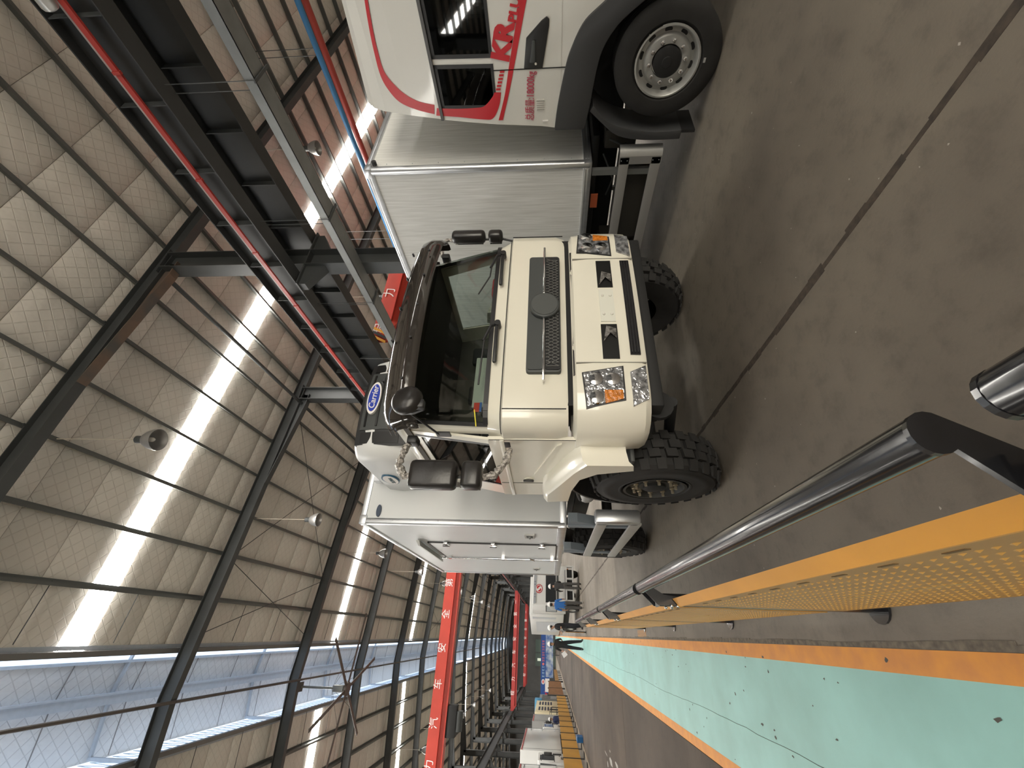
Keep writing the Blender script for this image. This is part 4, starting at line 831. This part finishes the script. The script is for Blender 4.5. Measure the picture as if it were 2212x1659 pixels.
# chassis hardware
UB=mat('brown_black_casting',(.035,.032,.026),.55)
for a,nm in (((5.15,5.5,2.72,2.95,.62,1.0),'filter_housing'),((5.05,5.6,3.2,4.2,.36,.72),'battery_crate'),((5.1,5.6,4.4,5.9,.35,.9),'fuel_tank'),((5.2,6.9,2.8,9.0,1.05,1.14),'subframe')): B(*a).build(nm,UB if nm!='subframe' else DARK,K,bev=.03)
MB().cyl((5.25,3.1,.55),(5.25,4.3,.55),.14,n=16).build('air_reservoir',UB,K,smooth=40)
m=MB(); m.tube([(5.1,2.8,.95),(5.08,2.86,.8),(5.2,2.9,.7)],.012,6); m.tube([(5.15,3.0,1.0),(5.1,3.3,.85),(5.2,3.6,.9)],.012,6); m.build('hoses',CHA,K)
r=B(4.955,4.965,3.42,3.62,1.035,1.125).build('side_reflector',mat('reflector_red',(.36,.09,.04),.3),K); 
# side guards
for s,xo in ((-1,4.88),(1,7.36)):
    g=empty_part('side_guard',K); lo,hi=sorted((xo,xo-s*.035)); GR=mat('guard_grey',(.36,.355,.34),.42,.45)
    for z0 in (.345,.715): B(lo,hi,2.9,7.0,z0,z0+.115).build('guard_rail',GR,g,bev=.005)
    MB().loft([[(xo-s*(.10*(1-math.cos(a))) ,2.9-.10*math.sin(a),z) for a in [math.pi/2*i/6 for i in range(7)]]+[(xo-s*(.02+.08*(1-math.cos(a))),2.9-.08*math.sin(a),z) for a in [math.pi/2*i/6 for i in range(6,-1,-1)]] for z in (.34,.835)]).build('guard_end_cap',ALUG,g,smooth=50)
    B(lo,hi,2.89,2.985,.34,.835).build('guard_post',GR,g)
    for y in (3.1,4.9,6.8): a,b=sorted((xo-s*.04,xo-s*.10)); B(a,b,y-.03,y+.04,.36,1.14).build('guard_bracket',GALV,g)
    for z in (.37,.44,.74,.81): MB().sph((xo+s*.0,2.94,z),.006,6,4).build('rivet',ALU,g)
# cargo box
X0,X1,Y_0,Y_1,Z0,Z1=4.9,7.4,2.96,9.2,1.15,3.98
bx=B(X0+.02,X1-.02,Y_0+.02,Y_1-.02,Z0+.02,Z1-.02).build('cargo_box',BOXS,K)
for x in (X0,X1-.08):
    for y in (Y_0,Y_1-.08): B(x-.006,x+.09,y-.006,y+.09,Z0,Z1).build('corner_post',ALU,bx,bev=.04,seg=5)
    for z in (Z0,Z1-.1): B(x+(-.002 if x<6 else .03),x+(.05 if x<6 else .082),Y_0,Y_1,z,z+.1).build('edge_rail',ALU,bx,bev=.012); 
for y in (Y_0,Y_1-.05):
    for z in (Z0,Z1-.07): B(X0,X1,y-.002,y+.052,z,z+.1 if z<2 else z+.07).build('edge_rail',ALU,bx,bev=.012)
for z in (Z0+.03,Z0+.065,Z1-.03,Z1-.06):
    B(X0-.006,X0,Y_0+.08,Y_1-.1,z,z+.012).build('rail_rib',ALU,bx); B(X0+.09,X1-.1,Y_0-.006,Y_0,z,z+.012).build('rail_rib',ALU,bx)
B(X0-.01,X0+.12,Y_0-.012,Y_0+.12,Z1-.09,Z1+.008).build('corner_cap',ALU,bx,bev=.02); MB().cyl((5.0,Y_0-.05,3.86),(5.0,Y_0,3.86),.03,n=12).build('marker_lamp',BLK,bx)
for k in range(8): MB().sph((X0+.11,Y_0-.003,1.4+k*.33),.007,6,4).build('rivet',ALU,bx)
# ================================================================ YELLOW GUARD RAILS
GX=.15
def guard_rail(y0,label,group,x=GX,L=2.02,tread=True):
    g=thing('guard_rail',(x,y0,0),label,'guard rail',group); y1=y0+L
    p=MB().box(x+.0,x+.006,y0+.06,y1-.06,.22,1.0).build('panel',YELD,g)
    MB().hexa([(x-.004,y0+.06,1.0),(x+.031,y0+.06,1.03),(x+.031,y1-.06,1.03),(x-.004,y1-.06,1.0),(x-.004,y0+.06,1.008),(x+.031,y0+.06,1.038),(x+.031,y1-.06,1.038),(x-.004,y1-.06,1.008)]).build('top_flange',YEL,g)
    MB().box(x+.027,x+.031,y0+.06,y1-.06,.99,1.03).build('flange_lip',YEL,g)
    if tread:
        m=MB(); n=26
        for i in range(n*2):
            for j in range(14):
                y=y0+.13+(i+.5*(j%2))*(L-.28)/(n*2); z=.27+j*.05
                m.add([(x,y-.011,z),(x,y,z+.006),(x,y+.011,z),(x,y,z-.006),(x-.004,y,z)],[(0,1,4),(1,2,4),(2,3,4),(3,0,4)])
        m.build('tread_pattern',mat('tread_tip_yellow',(.62,.34,.08),.38),p)['kind']='stuff'
        m=MB()
        for i in range(10): y=y0+.16+i*(L-.3)/10; m.box(x-.0015,x,y,y+.05,.945,.955)
        m.build('weld_slots',mat('slot_brown',(.16,.10,.04),.8),p)['kind']='stuff'
        B(x-.0022,x,y0+.75,y0+1.25,.6,.612).build('scratch',mat('scratch_pale',(.66,.42,.14),.5,var=.5,vs=40),p)
    po=MB().cyl((x+.03,y1,0),(x+.03,y1,1.1),.03,n=14).build('post',BLKG,g,smooth=40); MB().cyl((x+.03,y1,0),(x+.03,y1,.012),.08,n=18).build('base_plate',BLKG,g)
    B(x-.004,x+.06,y1-.04,y1+.035,1.1,1.106).build('post_cap',mat('cap_grey',(.12,.125,.12),.5),g)
    MB().cyl((x+.082,y0+.045,1.185),(x+.082,y1-.045,1.185),.028,n=18).build('handrail',BLKG,g,smooth=40)
    for y in (y0+.045,y1-.045):
        c=(x+.082,1.185); a=[(c[0]+.029*math.cos(t),c[1]+.029*math.sin(t)) for t in [math.radians(d) for d in range(-40,221,20)]]
        MB().prism(a+[(x+.002,1.11),(x+.002,1.0),(x+.04,1.0),(x+.05,1.075)],1,y-.004,y+.004).build('arm_plate',BLKG,g)
    for z in (1.02,1.05): 
        for y in (y0+.055,y1-.055): MB().sph((x-.002,y,z-.005),.009,8,5).build('bolt',CHR,g,smooth=60)
    return g
SEC=[.46+2.03*k for k in range(-1,4)]
LB=['yellow tread-plate guard rail whose black handrail passes closest beside the aqua walkway edge','yellow tread-plate guard rail with scratched panel facing the front of the refrigerator truck','yellow tread-plate guard rail beside the front wheel of the refrigerator truck','yellow tread-plate guard rail beside the rear wheel of the refrigerator truck','yellow tread-plate guard rail at the far end of the row, below the box door']
LB=['yellow tread-plate guard rail with black handrail, first of the row, before the floor crack begins','yellow tread-plate guard rail with black handrail, opposite the cab of the striped truck','yellow tread-plate guard rail with black handrail, beside the front wheel of the refrigerator truck','yellow tread-plate guard rail with black handrail, level with the refrigerator truck side guard','yellow tread-plate guard rail with black handrail, last of the row, level with the rear wheel']
for k,y in enumerate(SEC): guard_rail(y,LB[k],'guard rails along the walkway')
guard_rail(20.3,'short yellow guard rail standing alone beside the standing workers','guard rails along the walkway',tread=False)
# ================================================================ FENCE ROW ON THE LEFT
FX=-5.0
f0=thing('yellow_barrier',(FX,0,0),'yellow sheet-metal barrier panel of the long row before the parked trucks','barrier','barrier panels on the far side of the aisle')
B(FX-.01,FX+.01,.06,1.94,.19,1.02).build('panel',mat('ochre_sheet',(.58,.29,.035),.5,var=.15,vs=1.5),f0); B(FX-.02,FX+.03,-.03,.03,0,1.05).build('post',BLK,f0); B(FX-.02,FX+.29,-.05,.05,0,.05).build('foot',BLK,f0)
B(FX-.02,FX+.0,.9,1.1,.5,.54).build('panel_mark',YELD,f0)
for k in range(22):
    y=6.2+k*2.02
    if k==0: f0.location.y=y; WL[f0.name]=V((FX,y,0))
    else: dup(f0,(0,k*2.02,0))
tag(B(-4.68,-4.6,5,150,0,.03).build('kerb_strip',mat('kerb_tan',(.32,.26,.19),.7)),'low tan kerb strip along the foot of the yellow barriers','kerb')
sh=thing('slatted_shutter',(-5,50.8,0),'rust-brown slatted shutter screen beyond the yellow barriers','shutter')
for k in range(9): B(-5.03,-4.97,50.8+k*1.6,52.35+k*1.6,.3,1.82).build('shutter_slat',mat('shutter_brown',(.32,.13,.03),.6,var=.4,vs=2),sh)
for k in (0,4,9): B(-5.06,-4.94,50.75+k*1.6,50.85+k*1.6,0,1.9).build('shutter_post',BLK,sh)
far=thing('yellow_rail',(-5,66,0),'distant row of yellow railings under the blue banner','railing')
for k in range(7):
    y=66+k*3; B(-5.03,-4.97,y+.05,y+2.95,.5,1.0).build('rail_panel',YELD,far); B(-5.04,-4.96,y-.05,y+.05,0,1.1).build('rail_post',BLK,far)
# ================================================================ BLUE BANNER
bn=thing('blue_banner',(-5,90,1.1),'long blue and white printed banner on a frame at the end of the aisle','banner')
BL2=mat('banner_blue',(.02,.085,.33),.5); B(-9.4,3.4,90,90.08,2.42,3.3).build('banner_header',BL2,bn)
PIC=mat('banner_print',(.62,.68,.72),.5,var=.9,vs=1.2,c2=(.03,.12,.4),detail=2); B(-6.4,3.4,90,90.06,1.1,2.42).build('banner_print',PIC,bn)
for x in (-9.3,-3,3.3): B(x-.06,x+.06,90.1,90.2,0,3.3).build('banner_pole',STEEL,bn)
glyphs(8,.42,.42,mat('banner_red',(.8,.2,.2),.5),bn,(-3.9,89.99,2.86)); glyphs(4,.42,.46,mat('banner_pale',(.45,.68,.9),.5),bn,(-6.2,89.99,2.86)); glyphs(2,.5,.55,mat('banner_gold',(.7,.6,.2),.5),bn,(.9,89.99,2.86))
MB().prism(ell(-4.4,2.86,.2,.2,12),1,89.98,90.0).build('banner_flower',mat('banner_red',(.8,.2,.2),.5),bn)
MB().prism(ell(-7.0,2.86,.38,.3,20),1,89.98,90.0).build('banner_emblem',TXTW,bn); MB().prism(ell(-7.0,2.86,.22,.16,16),1,89.96,89.98).build('banner_emblem_core',mat('banner_red',(.8,.2,.2),.5),bn)
wb=thing('white_board',(-7.3,88.5,0),'white notice board with blue ends in front of the blue banner','notice board'); B(-8.3,-6.4,88.5,88.56,1.75,2.5).build('board_face',TXTW,wb); B(-8.45,-8.3,88.48,88.58,1.7,2.4).build('board_end',BL2,wb); B(-6.4,-6.2,88.48,88.58,1.75,2.55).build('board_end',BL2,wb)
for x in (-8.2,-6.5): B(x-.04,x+.04,88.57,88.63,0,1.8).build('board_leg',STEEL,wb)
tag(MB().box(-8.32,-8.28,88.69,88.73,0,2.7).prism([(-9.0,2.1),(-8.3,2.15),(-8.25,2.6),(-8.45,2.45),(-9.05,2.7)],1,88.7,88.72).build('red_flag',REDS),'small red flag beside the white notice board','flag')
# ================================================================ BACKGROUND TRUCK (light box truck, turned towards the walkway)
def small_wheel(par,xo,yc,R,W,s):
    ax=V((s,0,0)); c=V((xo-s*W,yc,R)); w=MB().lathe([(R*.5,.05*W),(R*.85,0),(R,.12*W),(R,.88*W),(R*.85,W),(R*.55,.97*W),(R*.5,.9*W)],c,ax,28,caps=False).build('wheel',RUB,par,smooth=35)
    MB().lathe([(R*.55,.95*W),(R*.5,.7*W),(R*.3,.65*W),(.01,.75*W)],c,ax,20,caps=False).build('rim',ALUG,w,smooth=40)
t=thing('light_truck',(1.5,26.1,0),'white light box truck with red round emblem above its windscreen, behind the workers','truck')
x0,y0=1.5,26.1; x1=x0+2.1; W_=mat('light_truck_white',(.72,.72,.70),.35,coat=.3)
P=[(y0+.05,.75),(y0+.0,1.28),(y0+.18,1.92),(y0+.22,2.64),(y0+1.7,2.7),(y0+1.7,.75),(y0+1.35,.75),(y0+1.3,1.0),(y0+1.0,1.12),(y0+.65,1.05),(y0+.5,.75)]
MB().prism(P,0,x0,x1).build('cab_body',W_,t,bev=.03)
MB().hexa([(x0+.12,y0-.012,1.32),(x1-.12,y0-.012,1.32),(x1-.12,y0+.15,1.9),(x0+.12,y0+.15,1.9),(x0+.12,y0+.04,1.32),(x1-.12,y0+.04,1.32),(x1-.12,y0+.2,1.9),(x0+.12,y0+.2,1.9)]).build('windscreen',mat('dark_windscreen',(.03,.032,.034),.08,coat=1.),t)
MB().prism([(x0+.2,1.18),(x1-.2,1.18),(x1-.2,1.28),(x0+.2,1.28)],1,y0-.03,y0+.1).build('cowl_grille',CHA,t)
E_=empty_part('emblem',t); yy=y0+.17
MB().prism(ell(x0+.85,2.28,.24,.2,32),1,yy-.01,yy+.06).build('emblem_ring',REDS,E_); MB().prism(ell(x0+.85,2.28,.2,.165,32),1,yy-.016,yy).build('emblem_field',TXTW,E_)
for s in (1,-1): MB().prism([(x0+.85+s*q[0],2.28+s*q[1]) for q in ((.02,.13),(.13,.1),(.17,.0),(.13,-.08),(.1,-.02),(.06,.04),(-.02,.06))],1,yy-.024,yy-.014).build('emblem_swallow',REDS,E_)
MB().prism([(x0+.1,2.44),(x1-.3,2.44),(x1-.25,2.58),(x0+.05,2.58)],1,yy-.012,yy+.04).build('fairing_strip',mat('strip_grey',(.45,.47,.5),.4),t)
for x in (x0+.42,x0+1.08): glyphs(2,.1,.14,mat('strip_text',(.15,.18,.25),.5),t,(x,yy-.016,2.51))
bq=empty_part('front_frame',t); GY=mat('frame_white',(.62,.62,.60),.5)
for a in ((x0+.1,x1-.1,.70,.78),(x0+.1,x1-.1,.32,.40)): B(a[0],a[1],y0-.25,y0-.18,a[2],a[3]).build('frame_bar',GY,bq)
for x in (x0+.12,x0+.7,x0+1.3,x1-.12): B(x-.04,x+.04,y0-.25,y0-.1,.34,.76).build('frame_upright',GY,bq)
B(x0+.25,x1-.25,y0-.12,y0+.1,.3,.8).build('pump_box',DARK,t,bev=.03)
for s,x in ((-1,x0),(1,x1)):
    a,b=sorted((x+s*.004,x-s*.02)); d=B(a,b,y0+.32,y0+1.3,1.3,1.85).build('door_window',mat('pale_side_glass',(.40,.43,.44),.1),t); 
    for q in ((y0+.28,y0+.33,1.26,1.9),(y0+1.28,y0+1.33,1.26,1.9),(y0+.28,y0+1.33,1.85,1.9),(y0+.28,y0+1.33,1.26,1.31)): B(min(x,x+s*.01),max(x,x+s*.01),*q).build('window_frame',BLK,d)
    B(min(x+s*.1,x+s*.25),max(x+s*.1,x+s*.25),y0+.1,y0+.16,1.35,1.65).build('side_mirror',ALUG,t,bev=.03); MB().tube([(x,y0+.15,1.2),(x+s*.17,y0+.13,1.3)],.015,6).build('mirror_arm',BLK,t)
    small_wheel(t,x+s*.02,y0+1.0,.40,.24,s); small_wheel(t,x+s*.02,y0+4.6,.40,.24,s)
    MB().sph((x+s*.02,y0+.55,.62),(.04,.05,.05),8,6).build('amber_lamp',AMB,t,smooth=60)
MB().box(x0-.02,x1+.02,y0+1.85,y0+6.0,.85,2.86).build('cargo_box',W_,t,bev=.03)
B(x0-.04,x0-.02,y0+2.3,y0+2.6,1.3,2.7).build('box_ladder_panel',mat('panel_pale',(.55,.57,.6),.4),t); B(x0-.035,x0-.02,y0+3.2,y0+5.2,1.2,2.5).build('box_side_panel',mat('panel_pale',(.55,.57,.6),.4),t); B(x0+.2,x1-.2,y0+.4,y0+6.0,.5,.85).build('chassis',DARK,t)
t.rotation_euler=(0,0,math.radians(14))
# ================================================================ TRUCKS BEHIND THE BARRIERS
def side_truck(yf,lab,wm,yb,cabh=2.35,boxh=3.45):
    t=thing('parked_box_truck',(-7.1,yf,0),lab,'truck','trucks parked behind the yellow barriers'); xr,xl=-6.0,-8.2
    MB().prism([(yf,.7),(yf,1.25),(yf+.25,cabh-.05),(yf+.5,cabh),(yf+2.1,cabh),(yf+2.1,.7),(yf+1.5,.7),(yf+1.35,1.0),(yf+.75,1.0),(yf+.6,.7)],0,xl,xr).build('cab_body',W_,t,bev=.04)
    MB().hexa([(xl+.1,yf-.01,1.3),(xr-.1,yf-.01,1.3),(xr-.1,yf+.2,cabh-.15),(xl+.1,yf+.2,cabh-.15),(xl+.1,yf+.05,1.3),(xr-.1,yf+.05,1.3),(xr-.1,yf+.26,cabh-.15),(xl+.1,yf+.26,cabh-.15)]).build('windscreen',mat('dark_windscreen',(.03,.032,.034),.08,coat=1.),t)
    w=B(xr-.01,xr+.012,yf+.4,yf+1.5,1.4,cabh-.12).build('door_window',mat('dark_windscreen',(.03,.032,.034),.08,coat=1.),t); B(xr,xr+.02,yf+1.3,yf+1.45,1.1,1.14).build('door_handle',BLK,t)
    for k in range(4): B(xr+.0,xr+.012,yf+1.6+k*.1,yf+1.65+k*.1,1.0,1.5).build('air_slot',BLK,t)
    bx=B(xl-.05,xr+.05,yf+2.25,yb,.95,boxh).build('cargo_box',wm,t,bev=.02)
    B(xr+.05,xr+.07,yf+2.3,yb,boxh-.12,boxh-.03).build('roof_marker_strip',mat('marker_red',(.5,.12,.12),.4),bx); B(xr+.045,xr+.07,yb-.12,yb,.95,boxh).build('corner_post',ALU,bx)
    for z in (1.3,2.2,3.0): B(xr+.05,xr+.075,yb-.75,yb-.1,z,z+.05).build('hinge_strap',ALU,bx)
    B(xr+.05,xr+.058,yf+2.7,yf+2.73,1.0,boxh-.15).build('panel_seam',CHA,bx)
    mi=B(xr+.25,xr+.42,yf-.05,yf+.05,1.55,2.0).build('side_mirror',BLK,t,bev=.03); MB().tube([(xr,yf+.15,1.4),(xr+.3,yf+.02,1.5),(xr+.3,yf+.02,2.1),(xr,yf+.2,2.15)],.02,6).build('mirror_arm',BLK,t)
    B(xl+.2,xr-.2,yf+.5,yb,.5,.95).build('chassis',DARK,t)
    for s,x in ((1,xr),(-1,xl)):
        for y in (yf+1.05,yb-1.5): small_wheel(t,x,y,.45,.26,s)
    return t
side_truck(30.6,'white box truck with hinged body parked behind the yellow barriers',W_,39.7)
side_truck(40.6,'grey-bodied box truck parked behind the white box truck',mat('grey_body',(.34,.34,.33),.5),46.2,2.2,3.1)
side_truck(22.2,'white box truck nearest the walkway end of the barrier row',W_,29.6,2.3,3.3)
c=thing('site_cabin',(-7.6,55.5,0),'cream site cabin with two dark louvre columns and a blue roof vent','cabin'); CR=mat('cabin_cream',(.68,.60,.40),.55)
B(-8.8,-6.4,51.3,59.6,0,3.15).build('cabin_body',CR,c,bev=.03)
for y in (52.4,56.2):
    for k in range(5): B(-6.41,-6.38,y,y+2.3,1.45+k*.3,1.62+k*.3).build('louvre_slot',mat('slot_navy',(.02,.03,.06),.4),c)
B(-8.9,-6.3,59.7,61.2,2.6,3.4).build('roof_vent',mat('vent_blue',(.1,.35,.6),.4),c,bev=.05); B(-8.8,-6.4,61.4,65.5,0,2.9).build('grey_annex',mat('annex_grey',(.28,.29,.29),.5),c)
for k in range(6): B(-6.41,-6.39,61.6+k*.6,61.85+k*.6,1.6,2.6).build('annex_slot',DARK,c)
for k,(y,h) in enumerate(((47.6,1.7),(49.2,1.55))): 
    s=thing('steel_rack',(-6.4,y,0),('dark steel storage rack beside the cream cabin' if k==0 else 'lower dark steel rack next to the grey-bodied truck'),'rack')
    for yy in (y,y+1.3): 
        for xx in (-6.9,-5.9): B(xx-.03,xx+.03,yy-.03,yy+.03,0,h).build('rack_post',STEEL,s)
    for z in (.5,1.,h-.05): B(-6.93,-5.87,y-.03,y+1.33,z,z+.04).build('rack_shelf',STEEL,s)
tag(MB().prism([(27.3,0),(27.9,0),(27.95,.3),(27.25,.3)],0,-4.56,-4.34).build('blue_crate',BLUE),'blue plastic crate lying at the foot of the yellow barriers','crate')
# ================================================================ PEOPLE
def person(loc,rz,lab,top,trs,sleeve='short',arms=None,lean=0.,legs=None,shoe=None):
    J={'pel':(0,0,.94),'sp':(0,0,1.1),'ch':(0,.01,1.28),'nb':(0,.012,1.42),'nk':(0,0,1.49),'h1':(0,-.012,1.57),'h2':(0,-.005,1.665),'no':(0,-.108,1.585)}
    R={'pel':(.15,.125),'sp':(.145,.115),'ch':(.165,.12),'nb':(.075,.065),'nk':(.05,.05),'h1':(.075,.088),'h2':(.078,.095),'no':(.013,.013)}
    E=[('pel','sp','top'),('sp','ch','top'),('ch','nb','top'),('nb','nk','skin'),('nk','h1','skin'),('h1','h2','skin'),('h1','no','skin')]
    for s,n in ((-1,'L'),(1,'R')):
        D={'sh':(s*.175,0,1.385),'el':(s*.235,.03,1.12),'wr':(s*.25,-.06,.9),'pa':(s*.252,-.085,.83)}
        if arms and n in arms: D.update(arms[n])
        L_=legs[n] if legs and n in legs else {}
        D.update({'hp':(s*.085,0,.9),'kn':L_.get('kn',(s*.1,-.012,.5)),'an':L_.get('an',(s*.11,.02,.09)),'to':L_.get('to',(s*.125,-.13,.045))})
        for k,q in D.items(): J[k+n]=q
        for k,r in dict(sh=(.068,.066),el=(.044,.044),wr=(.028,.024),pa=(.036,.02),hp=(.108,.108),kn=(.08,.08),an=(.062,.062),to=(.046,.038)).items(): R[k+n]=r
        E+=[('ch','sh'+n,'top'),('sh'+n,'el'+n,'top'),('el'+n,'wr'+n,'top' if sleeve=='long' else 'skin'),('wr'+n,'pa'+n,'skin'),('pel','hp'+n,'trs'),('hp'+n,'kn'+n,'trs'),('kn'+n,'an'+n,'trs'),('an'+n,'to'+n,'shoe')]
        w=V(J['wr'+n]); p=V(J['pa'+n]); d=(p-w).normalized(); sd=d.cross(V((s,0,0))).normalized()
        for f in range(5):
            b='f%d%s'%(f,n)
            if f<4: q=p+d*(.075,.085,.08,.062)[f]+sd*(.027-.018*f)+V((-s*.012,-.008,0))
            else: q=p+d*.02+sd*.06+V((-s*.015,0,0))
            J[b]=tuple(q); R[b]=(.0085,.0085); E.append(('pa'+n,b,'skin'))
    ks=list(J); ix={k:i for i,k in enumerate(ks)}
    co=[]
    for k in ks:
        x,y,z=J[k]; 
        if z>.94 and lean: y-=math.sin(lean)*(z-.94); z=.94+(z-.94)*math.cos(lean)
        co.append(V((x,y,z)))
    me=bpy.data.meshes.new('person'); me.from_pydata(co,[(ix[a],ix[b]) for a,b,_ in E],[]); ob=bpy.data.objects.new('person_tmp',me); COL.objects.link(ob)
    sk=ob.modifiers.new('s','SKIN'); sk.use_smooth_shade=True
    for i,k in enumerate(ks): v=me.skin_vertices[0].data[i]; v.radius=R[k]; v.use_root=(k=='pel')
    ob.modifiers.new('u','SUBSURF').levels=1
    dg=bpy.context.evaluated_depsgraph_get(); m2=bpy.data.meshes.new_from_object(ob.evaluated_get(dg)); bpy.data.objects.remove(ob)
    mt=[top,trs,SKIN,shoe or BLK]; m2.materials.clear(); [m2.materials.append(q) for q in mt]; tg={'top':0,'trs':1,'skin':2,'shoe':3}
    sg=[(co[ix[a]],co[ix[b]],tg[c_]) for a,b,c_ in E]
    for p in m2.polygons:
        c_=p.center; best=9;bi=0
        for a,b,q in sg:
            ab=b-a; u=max(0,min(1,(c_-a).dot(ab)/max(ab.length_squared,1e-9))); dd=(c_-a-ab*u).length
            if q==0 and dd<.16: dd*=.75
            if dd<best: best=dd;bi=q
        if bi in (0,1) and abs(c_.x)<.19 and c_.z>.7: bi=0 if c_.z>.93 else 1
        p.material_index=bi; p.use_smooth=True
    zmin=min(v.co.z for v in m2.vertices)
    for v in m2.vertices: v.co.z-=zmin
    m2.name='person'; o=bpy.data.objects.new('person',m2); COL.objects.link(o); o.location=loc; WL[o.name]=V(loc); tag(o,lab,'person')
    hc=V(loc)+co[ix['h2']]-V((0,0,zmin)); 
    h=MB().sph(hc+V((0,-.002,.02)),(.118,.135,.12),16,7,0.,1.).prism(ell(hc.x,hc.y-.02,.135,.165,20),2,hc.z+.012,hc.z+.024).build('safety_helmet',HELM,o,smooth=60)
    m=MB()
    for s in (-1,1): m.sph(hc+V((s*.032,-.088,-.045)),.011,6,5)
    m.build('eyes',BLK,o); MB().sph(hc+V((0,.045,-.05)),(.082,.062,.075),10,6).build('hair',mat('black_hair',(.012,.011,.01),.6),o,smooth=60)
    o.rotation_euler=(0,0,rz); return o
BKT=mat('black_cloth',(.012,.012,.013),.8); BKJ=mat('black_jacket',(.02,.019,.018),.6); BLT=mat('blue_shirt',(.02,.13,.42),.7); GRT=mat('grey_trousers',(.075,.072,.068),.8); NVT=mat('navy_trousers',(.014,.016,.022),.8)
pr=math.radians
person((-.36,24.7,0),pr(10),'man in black short-sleeved shirt and white helmet holding a paper sheet',BKT,NVT,arms={'L':{'el':(-.27,.0,1.12),'wr':(-.33,-.16,.94),'pa':(-.345,-.22,.90)},'R':{'el':(.25,.05,1.13),'wr':(.12,.12,1.02),'pa':(.06,.13,1.0)}},legs={'L':{'kn':(-.13,0,.5),'an':(-.16,.02,.09),'to':(-.2,-.12,.045)},'R':{'kn':(.13,-.01,.5),'an':(.17,.02,.09),'to':(.24,-.1,.045)}})
tag(MB().hexa([(-.78,24.42,.80),(-.60,24.42,.92),(-.60,24.425,.92),(-.78,24.425,.80),(-.92,24.4,.98),(-.74,24.4,1.1),(-.74,24.405,1.1),(-.92,24.405,.98)]).build('paper_sheet',mat('paper_sheet_white',(.8,.78,.8),.6)),'white paper sheet held by the man in the black shirt','paper')
person((.47,24.3,0),pr(-70),'man in dark clothes and white helmet with forearms raised, beside the lone guard rail',BKT,NVT,arms={'L':{'el':(-.24,-.1,1.15),'wr':(-.14,-.3,1.2),'pa':(-.1,-.36,1.22)},'R':{'el':(.24,-.08,1.14),'wr':(.16,-.3,1.1),'pa':(.12,-.37,1.1)}},lean=.18)
person((1.33,23.45,0),pr(165),'man in bright blue shirt, grey trousers and white helmet seen from behind',BLT,GRT,arms={'L':{'el':(-.25,.04,1.12),'wr':(-.24,-.12,.98),'pa':(-.23,-.18,.97)}},shoe=TXTW)
person((2.3,24.6,0),pr(190),'man in black jacket and white helmet bending towards the light truck',BKJ,GRT,sleeve='long',arms={'L':{'el':(-.24,-.12,1.14),'wr':(-.18,-.35,1.05),'pa':(-.16,-.42,1.03)},'R':{'el':(.24,-.12,1.14),'wr':(.18,-.36,1.02),'pa':(.16,-.43,1.0)}},lean=.3)
person((-5.42,40.15,0),pr(40),'person in navy clothes and white helmet standing behind the yellow barriers',mat('navy_cloth',(.02,.03,.09),.8),NVT,sleeve='long')
